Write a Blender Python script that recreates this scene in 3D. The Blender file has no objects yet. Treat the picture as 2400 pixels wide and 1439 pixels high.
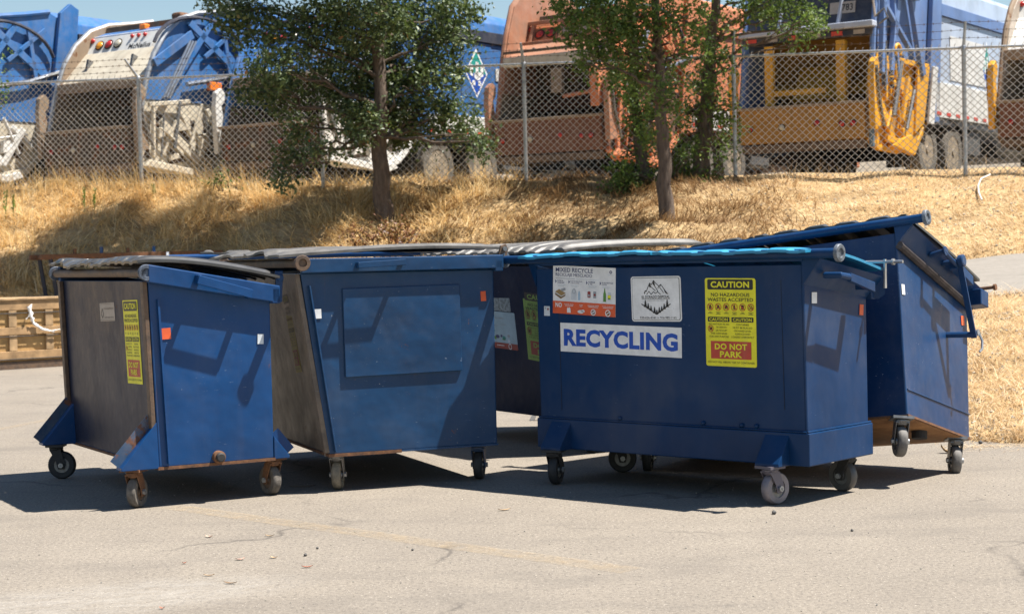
import bpy, math, random
import numpy as np
from mathutils import Matrix, Vector

# ------------------------------------------------------------------ camera, sky, sun
S = bpy.context.scene
rad = math.radians
CAM_H, F_PX = 1.35, 3996.0
PITCH, ROLL = rad(-1.679), rad(1.317)
FW = Vector((0, math.cos(PITCH), math.sin(PITCH)))
R0 = Vector((1, 0, 0)); U0 = Vector((0, -math.sin(PITCH), math.cos(PITCH)))
CR = R0 * math.cos(ROLL) - U0 * math.sin(ROLL)
CU = R0 * math.sin(ROLL) + U0 * math.cos(ROLL)
cd = bpy.data.cameras.new('camera'); cam = bpy.data.objects.new('camera', cd)
S.collection.objects.link(cam); S.camera = cam
cd.sensor_width = 36; cd.sensor_fit = 'HORIZONTAL'; cd.lens = F_PX / 2400 * 36
cd.clip_start = 0.1; cd.clip_end = 5000
cam.matrix_world = Matrix((( CR.x, CU.x, -FW.x, 0), (CR.y, CU.y, -FW.y, 0), (CR.z, CU.z, -FW.z, CAM_H), (0, 0, 0, 1)))
cd.dof.use_dof = True; cd.dof.focus_distance = 9.6; cd.dof.aperture_fstop = 5.6

SUN = Vector((0.63, -0.02, 1.31)).normalized()
W = bpy.data.worlds.new('World'); S.world = W; W.use_nodes = True
wn = W.node_tree.nodes; bg = wn['Background']
sky = wn.new('ShaderNodeTexSky'); sky.sky_type = 'NISHITA'; sky.sun_disc = False
sky.sun_elevation = math.asin(SUN.z); sky.sun_rotation = math.atan2(SUN.x, SUN.y)
sky.air_density = 1.3; sky.dust_density = 0.0; sky.ozone_density = 3.0
W.node_tree.links.new(sky.outputs[0], bg.inputs[0]); bg.inputs[1].default_value = 0.052
ld = bpy.data.lights.new('sun', 'SUN'); ld.energy = 5.0; ld.angle = rad(0.53); ld.color = (1, 0.945, 0.86)
sun = bpy.data.objects.new('sun', ld); S.collection.objects.link(sun)
sun.rotation_euler = SUN.to_track_quat('Z', 'Y').to_euler(); sun.location = (6, 0, 12)
S.view_settings.view_transform = 'Standard'; S.view_settings.look = 'None'
S.view_settings.exposure = 1.24; S.view_settings.gamma = 1.0
S.cycles.max_bounces = 6; S.cycles.transparent_max_bounces = 8

# ------------------------------------------------------------------ helpers
def ray(px, py):
    xr, yr = px - 1200, py - 719.5
    x = xr * math.cos(ROLL) - yr * math.sin(ROLL); y = xr * math.sin(ROLL) + yr * math.cos(ROLL)
    return (FW * F_PX + R0 * x - U0 * y)
def at_depth(px, py, y):
    d = ray(px, py); return Vector((0, 0, CAM_H)) + d * (y / d.y)

def tag(o, label=None, cat=None, group=None, kind=None):
    if label: o['label'] = label
    if cat: o['category'] = cat
    if group: o['group'] = group
    if kind: o['kind'] = kind
    return o
def link(o, parent=None):
    S.collection.objects.link(o)
    if parent is not None: o.parent = parent
    return o
def empty(name, M, label, cat, group=None):
    o = bpy.data.objects.new(name, None); link(o); o.matrix_basis = M; o.empty_display_size = 0.1
    return tag(o, label, cat, group)

class MB:
    def __init__(s): s.v = []; s.f = []; s.M = Matrix.Identity(4)
    def add(s, vs, fs):
        b = len(s.v); s.v += [tuple(s.M @ Vector(p)) for p in vs]; s.f += [tuple(b + i for i in f) for f in fs]; return s
    def box(s, x0, x1, y0, y1, z0, z1):
        return s.add([(x0,y0,z0),(x1,y0,z0),(x1,y1,z0),(x0,y1,z0),(x0,y0,z1),(x1,y0,z1),(x1,y1,z1),(x0,y1,z1)],
                     [(0,3,2,1),(4,5,6,7),(0,1,5,4),(1,2,6,5),(2,3,7,6),(3,0,4,7)])
    def bar(s, p, q, w, h, up=(0,0,1)):          # box along p->q
        p, q = Vector(p), Vector(q); d = (q - p); L = d.length; d.normalize()
        u = Vector(up); a = d.cross(u)
        if a.length < 1e-4: a = d.cross(Vector((1,0,0)))
        a.normalize(); c = a.cross(d)
        vs = []
        for t in (p, q):
            for i, j in ((-1,-1),(1,-1),(1,1),(-1,1)): vs.append(t + a*(i*w/2) + c*(j*h/2))
        return s.add(vs, [(0,3,2,1),(4,5,6,7),(0,1,5,4),(1,2,6,5),(2,3,7,6),(3,0,4,7)])
    def prism(s, poly, a, b, axis='x'):           # polygon in the other two axes
        n = len(poly)
        def P(u, v, t): return (t,u,v) if axis == 'x' else ((u,t,v) if axis == 'y' else (u,v,t))
        vs = [P(u, v, a) for u, v in poly] + [P(u, v, b) for u, v in poly]
        return s.add(vs, [tuple(range(n))[::-1], tuple(range(n, 2*n))] + [(i, (i+1) % n, n + (i+1) % n, n + i) for i in range(n)])
    def tube(s, pts, r, n=8, cap=True):
        pts = [Vector(p) for p in pts]; m = len(pts); rs = r if isinstance(r, (list, tuple)) else [r]*m
        vs = []; ref = None
        for i, p in enumerate(pts):
            d = (pts[min(i+1, m-1)] - pts[max(i-1, 0)]).normalized()
            if ref is None: ref = d.orthogonal().normalized()
            a = (ref - d*ref.dot(d)); a = a.normalized() if a.length > 1e-5 else d.orthogonal().normalized()
            ref = a; c = d.cross(a)
            for k in range(n):
                t = 2*math.pi*k/n; vs.append(p + (a*math.cos(t) + c*math.sin(t))*rs[i])
        fs = [(i*n+k, i*n+(k+1) % n, (i+1)*n+(k+1) % n, (i+1)*n+k) for i in range(m-1) for k in range(n)]
        if cap: fs += [tuple(range(n))[::-1], tuple(range((m-1)*n, m*n))]
        return s.add(vs, fs)
    def lathe(s, prof, o=(0,0,0), ax=(1,0,0), n=24):   # prof: (along axis, radius)
        o, ax = Vector(o), Vector(ax).normalized(); a = ax.orthogonal().normalized(); c = ax.cross(a); vs = []
        for t, r in prof:
            for k in range(n):
                g = 2*math.pi*k/n; vs.append(o + ax*t + (a*math.cos(g) + c*math.sin(g))*r)
        m = len(prof)
        fs = [(i*n+k, i*n+(k+1) % n, (i+1)*n+(k+1) % n, (i+1)*n+k) for i in range(m-1) for k in range(n)]
        fs += [tuple(range(n))[::-1], tuple(range((m-1)*n, m*n))]
        return s.add(vs, fs)
    def mesh(s, name, mat, smooth=None):
        me = bpy.data.meshes.new(name); me.from_pydata(s.v, [], s.f); me.materials.append(mat)
        if smooth is not None:
            me.polygons.foreach_set('use_smooth', [True]*len(me.polygons)); me.set_sharp_from_angle(angle=rad(smooth))
        me.update(); return me
    def build(s, name, mat, parent=None, bevel=0, smooth=None, seg=2):
        o = bpy.data.objects.new(name, s.mesh(name, mat, smooth)); link(o, parent)
        if bevel:
            m = o.modifiers.new('bevel', 'BEVEL'); m.width = bevel; m.segments = seg; m.limit_method = 'ANGLE'; m.angle_limit = rad(35)
        return o

def np_mesh(name, V, tri, mat, parent=None, smooth=False):
    """V (n,3), tri (m,k) arrays -> one mesh object"""
    me = bpy.data.meshes.new(name); n, m, k = len(V), len(tri), tri.shape[1]
    me.vertices.add(n); me.vertices.foreach_set('co', np.ascontiguousarray(V, np.float32).ravel())
    me.loops.add(m*k); me.loops.foreach_set('vertex_index', np.ascontiguousarray(tri, np.int32).ravel())
    me.polygons.add(m); me.polygons.foreach_set('loop_start', np.arange(0, m*k, k, dtype=np.int32))
    me.polygons.foreach_set('use_smooth', np.full(m, smooth))
    me.materials.append(mat); me.update(calc_edges=True); me.validate()
    o = bpy.data.objects.new(name, me); return link(o, parent)

# ------------------------------------------------------------------ materials
class NT:
    def __init__(s, name):
        s.m = bpy.data.materials.new(name); s.m.use_nodes = True; s.t = s.m.node_tree
        s.b = s.t.nodes['Principled BSDF']; s.out = s.t.nodes['Material Output']; s._c = None
    def n(s, typ, **kw):
        o = s.t.nodes.new(typ)
        for k, v in kw.items():
            if k.startswith('i_'): o.inputs[k[2:].replace('_', ' ')].default_value = v
            else: setattr(o, k, v)
        return o
    def l(s, a, b): s.t.links.new(a, b)
    def co(s, kind='Object'):
        if s._c is None: s._c = s.n('ShaderNodeTexCoord')
        return s._c.outputs[kind]
    def noise(s, scale, detail=4, rough=.6, stretch=None, kind='Object', off=(0,0,0)):
        o = s.n('ShaderNodeTexNoise'); o.inputs['Scale'].default_value = scale
        o.inputs['Detail'].default_value = detail; o.inputs['Roughness'].default_value = rough
        mp = s.n('ShaderNodeMapping'); mp.inputs['Scale'].default_value = stretch or (1,1,1); mp.inputs['Location'].default_value = off
        s.l(s.co(kind), mp.inputs[0]); s.l(mp.outputs[0], o.inputs['Vector']); return o.outputs['Fac']
    def ramp(s, fac, stops):
        r = s.n('ShaderNodeValToRGB'); e = r.color_ramp.elements
        while len(e) < len(stops): e.new(0.5)
        for k, (p, c) in enumerate(stops):
            e[k].position = p; e[k].color = (c, c, c, 1) if isinstance(c, (int, float)) else (*c, 1)
        s.l(fac, r.inputs[0]); return r.outputs[0]
    def mix(s, fac, a, b, mode='MIX'):
        m = s.n('ShaderNodeMix', data_type='RGBA', blend_type=mode)
        for sock, val in ((m.inputs[0], fac), (m.inputs[6], a), (m.inputs[7], b)):
            if isinstance(val, (int, float)): sock.default_value = val
            elif isinstance(val, tuple): sock.default_value = (*val, 1) if len(val) == 3 else val
            else: s.l(val, sock)
        return m.outputs[2]
    def math(s, op, a, b=0.0):
        m = s.n('ShaderNodeMath', operation=op)
        for sock, val in ((m.inputs[0], a), (m.inputs[1], b)):
            if isinstance(val, (int, float)): sock.default_value = val
            else: s.l(val, sock)
        return m.outputs[0]
    def bump(s, h, strength, dist=.01):
        b = s.n('ShaderNodeBump'); b.inputs['Strength'].default_value = strength; b.inputs['Distance'].default_value = dist
        s.l(h, b.inputs['Height']); s.l(b.outputs[0], s.b.inputs['Normal'])
    def set(s, col=None, rough=None, metal=None, spec=None, coat=None):
        for k, v in (('Base Color', col), ('Roughness', rough), ('Metallic', metal), ('Specular IOR Level', spec), ('Coat Weight', coat)):
            if v is None: continue
            i = s.b.inputs[k]
            if isinstance(v, (int, float)): i.default_value = v
            elif isinstance(v, tuple): i.default_value = (*v, 1)
            else: s.l(v, i)
        return s.m

MC = {}
def flat(name, col, rough=.6, metal=0., var=.12, scale=6.0, bump=0.):
    """plain colour with mottling so that nothing is perfectly even"""
    if name in MC: return MC[name]
    t = NT(name); f = t.noise(scale, 5, .65)
    dark = tuple(c*(1-var*1.6) for c in col); lite = tuple(min(1, c*(1+var)) for c in col)
    t.set(t.ramp(f, [(.3, dark), (.7, lite)]), rough, metal)
    if bump: t.bump(t.noise(scale*8, 3), bump, .004)
    MC[name] = t.m; return t.m

def paint(name, base, dust=(.32,.27,.22), dust_amt=.25, chips=.7, rust_at=.66, rough=.36, coat=.05, dent=.45, seed=0., streak=.25, spec=.3, runs=.55):
    """weathered container enamel: fading, grime streaks, chips, rust blooms, dented gloss"""
    if name in MC: return MC[name]
    t = NT(name); o = (seed*3.1, seed*1.7, seed*2.3)
    big = t.noise(1.7, 4, .55, off=o)
    fade = t.ramp(big, [(.3, tuple(c*.78 for c in base)), (.55, base), (.8, tuple(c*.8+.035 for c in base))])
    st = t.noise(9, 5, .6, (1, 1, .09), off=o)
    c = t.mix(t.math('MULTIPLY', t.ramp(st, [(.5, 0.), (.75, 1.)]), streak), fade, tuple(d*.55 for d in dust))
    du = t.ramp(t.noise(4.5, 8, .7, off=o), [(.42, 0.), (.75, 1.)])
    c = t.mix(t.math('MULTIPLY', du, dust_amt), c, dust)
    ch = t.ramp(t.noise(75, 3, .75, off=o), [(chips, 0.), (chips+.025, 1.)])
    chm = t.math('MULTIPLY', ch, t.ramp(t.noise(3.2, 4, .6, off=(5, 1, 2)), [(.5, 0.), (.62, 1.)]))
    c = t.mix(chm, c, (.5, .5, .5))
    sc = t.ramp(t.noise(26, 2, .5, (1, 1, 9), off=o), [(.73, 0.), (.75, 1.)])
    sc = t.math('MULTIPLY', sc, t.ramp(t.noise(2.1, 3, .6, off=(7, 3, 9)), [(.52, 0.), (.62, 1.)]))
    c = t.mix(t.math('MULTIPLY', sc, .6), c, (.3, .36, .45))
    ru = t.ramp(t.noise(5.5, 9, .72, off=(o[1], o[2], o[0])), [(rust_at, 0.), (rust_at+.05, 1.)])
    run = t.math('MULTIPLY', t.ramp(t.noise(17, 4, .6, (1, 1, .05), off=(o[2], o[0], 0)), [(.66, 0.), (.72, 1.)]), t.ramp(t.noise(1.9, 4, .6, off=(6, o[1], 3)), [(.56, 0.), (.68, runs)]))
    rc = t.ramp(t.noise(40, 4), [(.3, (.07, .03, .015)), (.7, (.22, .085, .03))])
    c = t.mix(t.math('MULTIPLY', ru, .85), c, rc); c = t.mix(run, c, (.10, .055, .035))
    r = t.math('ADD', t.math('MULTIPLY', t.noise(7, 6, .7, off=o), .3), rough-.12)
    r = t.math('ADD', r, t.math('MULTIPLY', ru, .35))
    t.set(c, r, 0., spec, coat); t.b.inputs['Coat Roughness'].default_value = .22
    h = t.math('ADD', t.math('MULTIPLY', t.noise(2.6, 3, .5, off=o), 1.), t.math('MULTIPLY', t.noise(120, 2, .5), .012))
    t.bump(h, dent, .05)
    MC[name] = t.m; return t.m

def rusty(name, a=(.06,.035,.025), b=(.25,.11,.045), rough=.8, scale=14):
    if name in MC: return MC[name]
    t = NT(name); f = t.noise(scale, 8, .75)
    t.set(t.ramp(f, [(.3, a), (.52, tuple((x+y)/2 for x, y in zip(a, b))), (.72, b)]), rough, .1)
    t.bump(t.noise(60, 4), .4, .004); MC[name] = t.m; return t.m

BLUE  = paint('blue_enamel', (.002, .048, .165), seed=1, chips=.72, streak=.06, dust_amt=.03)
BLUE2 = paint('blue_enamel_faded', (.005, .044, .122), seed=2, chips=.69, dust_amt=.035, streak=.05)
BLUE3 = paint('blue_enamel_new', (.002, .031, .102), seed=3, chips=.76, rust_at=.72, dust_amt=.03, streak=.04, dent=.32, spec=.18, coat=.03)
BLUE5 = paint('blue_enamel_scuffed', (.002, .036, .118), seed=5, chips=.675, rust_at=.71, dust_amt=.06, streak=.06)
NAVY  = paint('navy_grimy_shaded_enamel', (.014, .022, .050), seed=4, chips=.71, dust=(.15,.115,.09), dust_amt=.10, streak=.16, rough=.38, coat=.04, spec=.14)  # dark navy and brown tint carry the face's shade and ground reflection
NAVY2 = paint('ground_glare_brown_enamel', (.12, .098, .082), seed=6, chips=.72, dust=(.36,.27,.19), dust_amt=.6, streak=.35, rough=.45, coat=.06, spec=.25)  # brown base and tint paint in glare reflected from the ground
RUST = rusty('rusted_steel'); RUST2 = rusty('brown_worn_steel', (.05,.04,.035), (.2,.12,.07), .6)
GALV = flat('galvanised_steel', (.42, .43, .44), .42, .75, .2, 9)
STEEL = flat('worn_grey_steel', (.2, .2, .2), .45, .6, .3, 16)
TYRE = flat('dusty_grey_rubber', (.13, .115, .10), .85, 0, .35, 22, .5)
DRUB = flat('dark_rubber', (.025, .025, .026), .7, 0, .3, 20)
PLASTIC = flat('grey_black_lid_plastic', (.055, .054, .054), .32, 0, .3, 5, .1)
PLASTICG = flat('sun_bleached_grey_lid_plastic', (.115, .108, .10), .5, 0, .35, 7, .2)
PLASTICB = flat('light_blue_lid_plastic', (.022, .22, .39), .42, 0, .15, 4)
BLACK = flat('black_ink', (.012, .012, .012), .55, 0, .1)

# ------------------------------------------------------------------ terrain
def sst(t): t = np.clip(t, 0, 1); return t*t*(3-2*t)
def yF(x): return 26.95 - .305*x                 # fence line
def zF(x): return 2.54 - .02*x
def bnd(x): return np.where(x > 0, 15 - x, 15 - 2.2*x)     # asphalt / grass boundary
def bumps(x, y):
    return (.05*np.sin(1.7*x+.6*y)*np.cos(1.3*y-.4*x) + .035*np.sin(3.9*x-1.1*y+1) + .03*np.cos(5.3*y+2.1*x) + .018*np.sin(9.1*x+3*y)*np.sin(8.3*y-2*x))
def tz(x, y):
    x = np.asarray(x, float); y = np.asarray(y, float)
    yf, zf = yF(x), zF(x)
    t = (y - (yf-5.1))/5.1
    zl = zf*(.25*sst(t) + .75*np.clip(t, 0, 1)**.92)
    b = np.maximum(bnd(x), 11.6 - .05*(x-3)); yr0 = 16.9 + .10*(x-4.5); yr1 = 20.1
    g = .075*(x-5.3)
    t1 = np.clip((y-b)/(yr0-b+1e-6), 0, 1); t2 = np.clip((y-yr0)/(yr1-yr0), 0, 1); t3 = np.clip((y-yr1)/(yf-yr1), 0, 1)
    zr = np.where(y < yr0, (.9+g)*t1**.8, np.where(y < yr1, .9+g+.27*t2, 1.17+g+(zf-1.17-g)*(t3**.88)))
    w = sst((x+1.6)/4.2)
    z = zl*(1-w) + zr*w
    gr = np.clip(np.maximum((y-(yf-5.1))*(1-w), (y-b)*w)/1.0, 0, 1)     # 0 on the asphalt
    road = sst((x-1.5)/1.5)*sst((y-yr0+.4)/.4)*sst((yr1+.4-y)/.4)
    z = z + bumps(x, y)*gr*(1-road)*np.where(x > 3, .8, 1.2)
    z = np.where(y > yf, zf+(2.6-zf)*np.clip((y-yf)/2.5, 0, 1)+.25*bumps(x, y), z)
    return np.where(gr <= 0, -.04, z)
def hit(px, py, y0=8., y1=40.):
    d = ray(px, py); d = d/d.y; y = y0
    while y < y1:
        p = Vector((0, 0, CAM_H)) + d*y
        if p.z <= float(tz(p.x, p.y)): return p
        y += .02
    return p

# asphalt
t = NT('sun_bleached_asphalt')
f1 = t.noise(.35, 5, .6); f2 = t.noise(48, 3, .8); f3 = t.noise(85, 2, .7); f4 = t.noise(2.2, 7, .7)
c = t.ramp(f1, [(.3, (.215, .186, .151)), (.7, (.262, .229, .188))])
c = t.mix(t.ramp(f4, [(.35, .55), (.7, 0.)]), c, (.18, .157, .132))
c = t.mix(t.math('MULTIPLY', t.ramp(f2, [(.33, 1.), (.53, 0.)]), .75), c, (.095, .083, .072))
c = t.mix(t.ramp(f3, [(.63, 0.), (.70, .75)]), c, (.52, .47, .41))
c = t.mix(t.ramp(t.noise(.9, 6, .65, (1, 2.2, 1), off=(3, 7, 0)), [(.52, 0.), (.70, .5)]), c, (.13, .115, .10))
c = t.mix(t.ramp(t.noise(3.1, 5, .7, off=(9, 2, 0)), [(.66, 0.), (.73, .5)]), c, (.11, .098, .086))
vo = t.n('ShaderNodeTexVoronoi', feature='DISTANCE_TO_EDGE'); vo.inputs['Scale'].default_value = .33
mp = t.n('ShaderNodeMapping'); t.l(t.co(), mp.inputs[0])
nz = t.n('ShaderNodeTexNoise'); nz.inputs['Scale'].default_value = 1.5; nz.inputs['Detail'].default_value = 6
t.l(t.co(), nz.inputs['Vector']); va = t.n('ShaderNodeVectorMath', operation='ADD'); t.l(mp.outputs[0], va.inputs[0]); t.l(nz.outputs['Color'], va.inputs[1])
t.l(va.outputs[0], vo.inputs['Vector'])
crk = t.math('MULTIPLY', t.ramp(vo.outputs['Distance'], [(.0, 1.), (.009, 0.)]), t.ramp(t.noise(.6, 3), [(.47, 0.), (.56, .7)]))
c = t.mix(crk, c, (.07, .062, .055))
ASPH = t.set(c, .9, 0., .25); t.bump(t.math('ADD', f2, f3), .55, .006)
def sheet(name, x0, x1, y0, y1, z, nx, ny, mat):
    X, Y = np.meshgrid(np.linspace(x0, x1, nx+1), np.linspace(y0, y1, ny+1))
    V = np.stack([X.ravel(), Y.ravel(), np.full(X.size, z)], 1); i = np.arange(nx*ny); a = (i//nx)*(nx+1)+i % nx
    return np_mesh(name, V, np.stack([a, a+1, a+nx+2, a+nx+1], 1), mat)
tag(sheet('asphalt_lot', -70, 70, -40, 30, 0, 4, 4, ASPH), kind='structure')

# worn paint lines on the asphalt
t = NT('worn_yellow_line_paint'); fac = t.ramp(t.noise(13, 8, .75), [(.38, 0.), (.75, .32)])
t.set((.50, .36, .19), .9); tr = t.n('ShaderNodeBsdfTransparent'); mx = t.n('ShaderNodeMixShader')
t.l(fac, mx.inputs[0]); t.l(tr.outputs[0], mx.inputs[1]); t.l(t.b.outputs[0], mx.inputs[2]); t.l(mx.outputs[0], t.out.inputs[0]); LINE = t.m
t = NT('white_chalky_spill'); fac = t.ramp(t.noise(5, 9, .72), [(.34, 0.), (.9, .30)])
gr = t.n('ShaderNodeTexGradient', gradient_type='SPHERICAL'); t.l(t.co(), gr.inputs[0])
fac = t.math('MULTIPLY', fac, t.ramp(gr.outputs[1], [(.0, 0.), (.5, 1.)]))
t.set((.68, .66, .62), .9); tr = t.n('ShaderNodeBsdfTransparent'); mx = t.n('ShaderNodeMixShader')
t.l(fac, mx.inputs[0]); t.l(tr.outputs[0], mx.inputs[1]); t.l(t.b.outputs[0], mx.inputs[2]); t.l(mx.outputs[0], t.out.inputs[0]); SPILL = t.m
def gp(px, py): d = ray(px, py); k = -CAM_H/d.z; return Vector((d.x*k, d.y*k, 0))
for a, b, w in (((400, 1188), (1480, 1338), .15), ((-60, 1018), (330, 942), .10)):
    p, q = gp(*a), gp(*b); d = (q-p).normalized(); n = Vector((-d.y, d.x, 0))*w/2
    m = MB(); K = 12
    m.add([(p+(q-p)*(i/K)+n*s_+Vector((0,0,.004))) for i in range(K+1) for s_ in (-1, 1)], [(2*i, 2*i+2, 2*i+3, 2*i+1) for i in range(K)])
    tag(m.build('painted_line', LINE), 'worn yellow parking line on the lot' if a[0] > 0 else 'faint yellow line beyond the bins', kind='structure')
p = gp(300, 1405); m = MB(); m.add([(-1,-1,0),(1,-1,0),(1,1,0),(-1,1,0)], [(0,1,2,3)])
o = tag(m.build('chalk_stain', SPILL), kind='structure'); o.location = (p.x-.1, p.y, .004); o.scale = (.95, .42, 1); o.rotation_euler = (0, 0, rad(24))

# bank and yard ground
t = NT('dry_bank_soil'); f = t.noise(1.1, 8, .7); g = t.noise(9, 8, .75)
c = t.ramp(g, [(.26, (.16, .10, .05)), (.42, (.42, .28, .14)), (.56, (.60, .43, .23)), (.75, (.72, .57, .36))])
c = t.mix(t.ramp(f, [(.40, .45), (.55, 0.)]), c, (.26, .165, .085))
c = t.mix(t.ramp(t.noise(2.6, 6, .7, off=(4, 4, 0)), [(.60, 0.), (.68, .6)]), c, (.19, .13, .085))
SOIL = t.set(c, .95, 0., .15); t.bump(t.math('ADD', g, t.noise(32, 5)), .9, .06)
XS = np.arange(-16, 16.01, .13); YS = np.arange(10, 31.01, .13)
X, Y = np.meshgrid(XS, YS); Z = tz(X, Y); V = np.stack([X.ravel(), Y.ravel(), Z.ravel()], 1)
nx, ny = len(XS)-1, len(YS)-1; i = np.arange(nx*ny); a = (i//nx)*(nx+1)+i % nx
tag(np_mesh('dry_bank', V, np.stack([a, a+1, a+nx+2, a+nx+1], 1), SOIL, smooth=True), kind='structure')
YARD = flat('dusty_yard_ground', (.2, .165, .12), .95, 0, .35, 2.5)
m = MB(); pr_ = [(30.4, 2.6), (44, 2.6), (58, 5.6), (80, 7.2), (2500, 7.2)]  # rise beyond the trucks, added to block bright sky under them
for (y0, z0), (y1, z1) in zip(pr_, pr_[1:]): m.add([(-900, y0, z0), (900, y0, z0), (900, y1, z1), (-900, y1, z1)], [(0, 1, 2, 3)])
tag(m.build('yard_ground', YARD), kind='structure')
# side skirts so that the terrain goes on beyond the bank that is in view
m = MB()
for sx in (-1, 1):
    xs = [(float(y), float(tz(sx*15.9, y))) for y in np.arange(12, 31, .5)]
    for (y0, z0), (y1, z1) in zip(xs, xs[1:]): m.add([(sx*15.9, y0, z0), (sx*120, y0, z0), (sx*120, y1, z1), (sx*15.9, y1, z1)], [(0,1,2,3)])
tag(m.build('outer_bank', SOIL), kind='structure')
# driveway climbing behind the berm
t = NT('driveway_asphalt'); f2 = t.noise(14, 6, .75)
c = t.ramp(f2, [(.3, (.20, .18, .155)), (.7, (.27, .245, .215))]); c = t.mix(t.ramp(t.noise(1.5, 4, .6, (1, 6, 1)), [(.45, 0.), (.7, .4)]), c, (.16, .145, .125))
DRV = t.set(c, .9, 0., .2); t.bump(t.noise(60, 3), .4, .006)
nx = 60; V = []; T = []
for i_, x in enumerate(np.linspace(1.6, 15.9, nx+1)):
    y0 = 16.9+.10*(x-4.5)
    for j in range(9):
        y = y0+(20.1-y0)*j/8 + .06*math.sin(x*2.3+j*4)*(j in (0, 8)); V.append((x, y, float(tz(x, y))+.035*(1-(j/4-1)**2)+.006))
for i_ in range(nx):
    for j in range(8): q = i_*9+j; T.append((q, q+9, q+10, q+1))
tag(np_mesh('driveway', np.array(V), np.array(T), DRV, smooth=True), kind='structure')

# ------------------------------------------------------------------ dry grass (nobody could count it)
rng = np.random.default_rng(7)
def straw(name, stops, trans=.38):
    t = NT(name); g = t.n('ShaderNodeNewGeometry'); col = t.ramp(g.outputs['Random Per Island'], stops)
    col = t.mix(t.ramp(t.noise(.8, 4), [(.3, .2), (.5, 0.)]), col, (.42, .27, .12), 'MIX')
    t.set(col, .7, 0., .25); tl = t.n('ShaderNodeBsdfTranslucent'); t.l(col, tl.inputs[0])
    mx = t.n('ShaderNodeMixShader'); mx.inputs[0].default_value = trans
    t.l(t.b.outputs[0], mx.inputs[1]); t.l(tl.outputs[0], mx.inputs[2]); t.l(mx.outputs[0], t.out.inputs[0]); return t.m
STRAW = straw('long_dry_grass', [(0., (.46, .29, .11)), (.3, (.74, .51, .22)), (.75, (.87, .67, .36)), (1., (.93, .80, .53))])
STRAW2 = straw('short_dry_grass', [(0., (.34, .21, .10)), (.4, (.68, .49, .27)), (.8, (.83, .65, .41)), (1., (.9, .78, .58))])
STRAW3 = straw('brown_leaf_litter_grass', [(0., (.10, .055, .025)), (.5, (.24, .14, .06)), (.85, (.34, .21, .10)), (1., (.46, .32, .17))])
GREENW = straw('green_weed_leaf', [(0., (.05, .11, .02)), (.6, (.11, .2, .035)), (1., (.2, .28, .06))], .35)
def blades(P, L, ang, lean, w, droop=.35):
    n = len(P); d = np.stack([np.cos(ang), np.sin(ang)], 1); side = np.stack([-d[:, 1], d[:, 0]], 1)
    tw = rng.uniform(-1.3, 1.3, n); side = side*np.cos(tw)[:, None] + d*np.sin(tw)[:, None]
    V = np.zeros((n, 8, 3))
    for k, s_ in enumerate((0, .4, .75, 1.)):
        c = P.copy(); c[:, :2] += d*(L*lean*s_**1.4)[:, None]
        c[:, 2] += L*np.sqrt(np.clip(1-lean**2, .02, 1))*(s_ - droop*lean*s_**2.2)
        hw = w*(1-.85*s_)/2
        V[:, 2*k, :] = c; V[:, 2*k+1, :] = c
        V[:, 2*k, :2] -= side*hw[:, None]; V[:, 2*k+1, :2] += side*hw[:, None]
    b = np.arange(n)[:, None]*8
    T = np.concatenate([b+np.array([[0, 1, 3, 2]]), b+np.array([[2, 3, 5, 4]]), b+np.array([[4, 5, 7, 6]])], 0)
    return V.reshape(-1, 3), T
def patch(n, x0, x1, y0, y1, mask=None, clump=None):
    x = rng.uniform(x0, x1, n); y = rng.uniform(y0, y1, n)
    k = np.ones(n, bool) if mask is None else mask(x, y)
    if clump is not None:
        f = .5+.5*np.sin(clump*x+1.3*np.sin(clump*.7*y))*np.sin(clump*1.1*y+1.7*np.sin(clump*.6*x)); k &= rng.random(n) < (.22+.78*f)
    x, y = x[k], y[k]; return np.stack([x, y, tz(x, y)-.012], 1)
def flow(P, base, amp=1.1):
    return base + amp*(np.sin(1.1*P[:, 0]+.8*P[:, 1])+np.sin(2.3*P[:, 0]-1.9*P[:, 1]+1)) * .6 + rng.normal(0, .85, len(P))
def grass(name, label, parts, mat):
    Vs, Ts, b = [], [], 0
    for V, T in parts: Vs.append(V); Ts.append(T+b); b += len(V)
    return tag(np_mesh(name, np.concatenate(Vs), np.concatenate(Ts), mat), label, 'grass', kind='stuff')
onbank = lambda x, y: (y > yF(x)-5.0) & (y < yF(x)+.5)
P = patch(130000, -10, .4, 22.3, 30, lambda x, y: onbank(x, y) & (rng.random(len(x)) < np.clip(1.15-(x+2.2)/2.6, 0, 1)), 2.4)
n = len(P); a = blades(P, rng.uniform(.14, .42, n), flow(P, -1.9, 2.2), 1-.32*rng.random(n)**2.6, rng.uniform(.009, .018, n))
P = patch(3500, -10, -4, 27, 30.2, lambda x, y: (abs(y-yF(x)+.2) < .55))
n = len(P); a2 = blades(P, rng.uniform(.25, .55, n), flow(P, -1.9, .4), rng.uniform(.1, .5, n), rng.uniform(.006, .012, n))
cx_ = patch(420, -9.6, .2, 22.6, 29, onbank); k_ = rng.integers(14, 34, len(cx_)); id_ = np.repeat(np.arange(len(cx_)), k_)
P = cx_[id_]+np.concatenate([rng.normal(0, .06, (len(id_), 2)), np.zeros((len(id_), 1))], 1); n = len(P)
a3 = blades(P, rng.uniform(.15, .5, n)*rng.uniform(.6, 1.3, len(cx_))[id_], rng.uniform(0, 6.28, n), rng.uniform(.15, .8, n), rng.uniform(.006, .012, n))
a2 = (np.concatenate([a2[0], a3[0]]), np.concatenate([a2[1], a3[1]+len(a2[0])]))
grass('long_dry_grass', 'long flattened golden dry grass on the bank around the bushy oak', [a, a2], STRAW)
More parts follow.
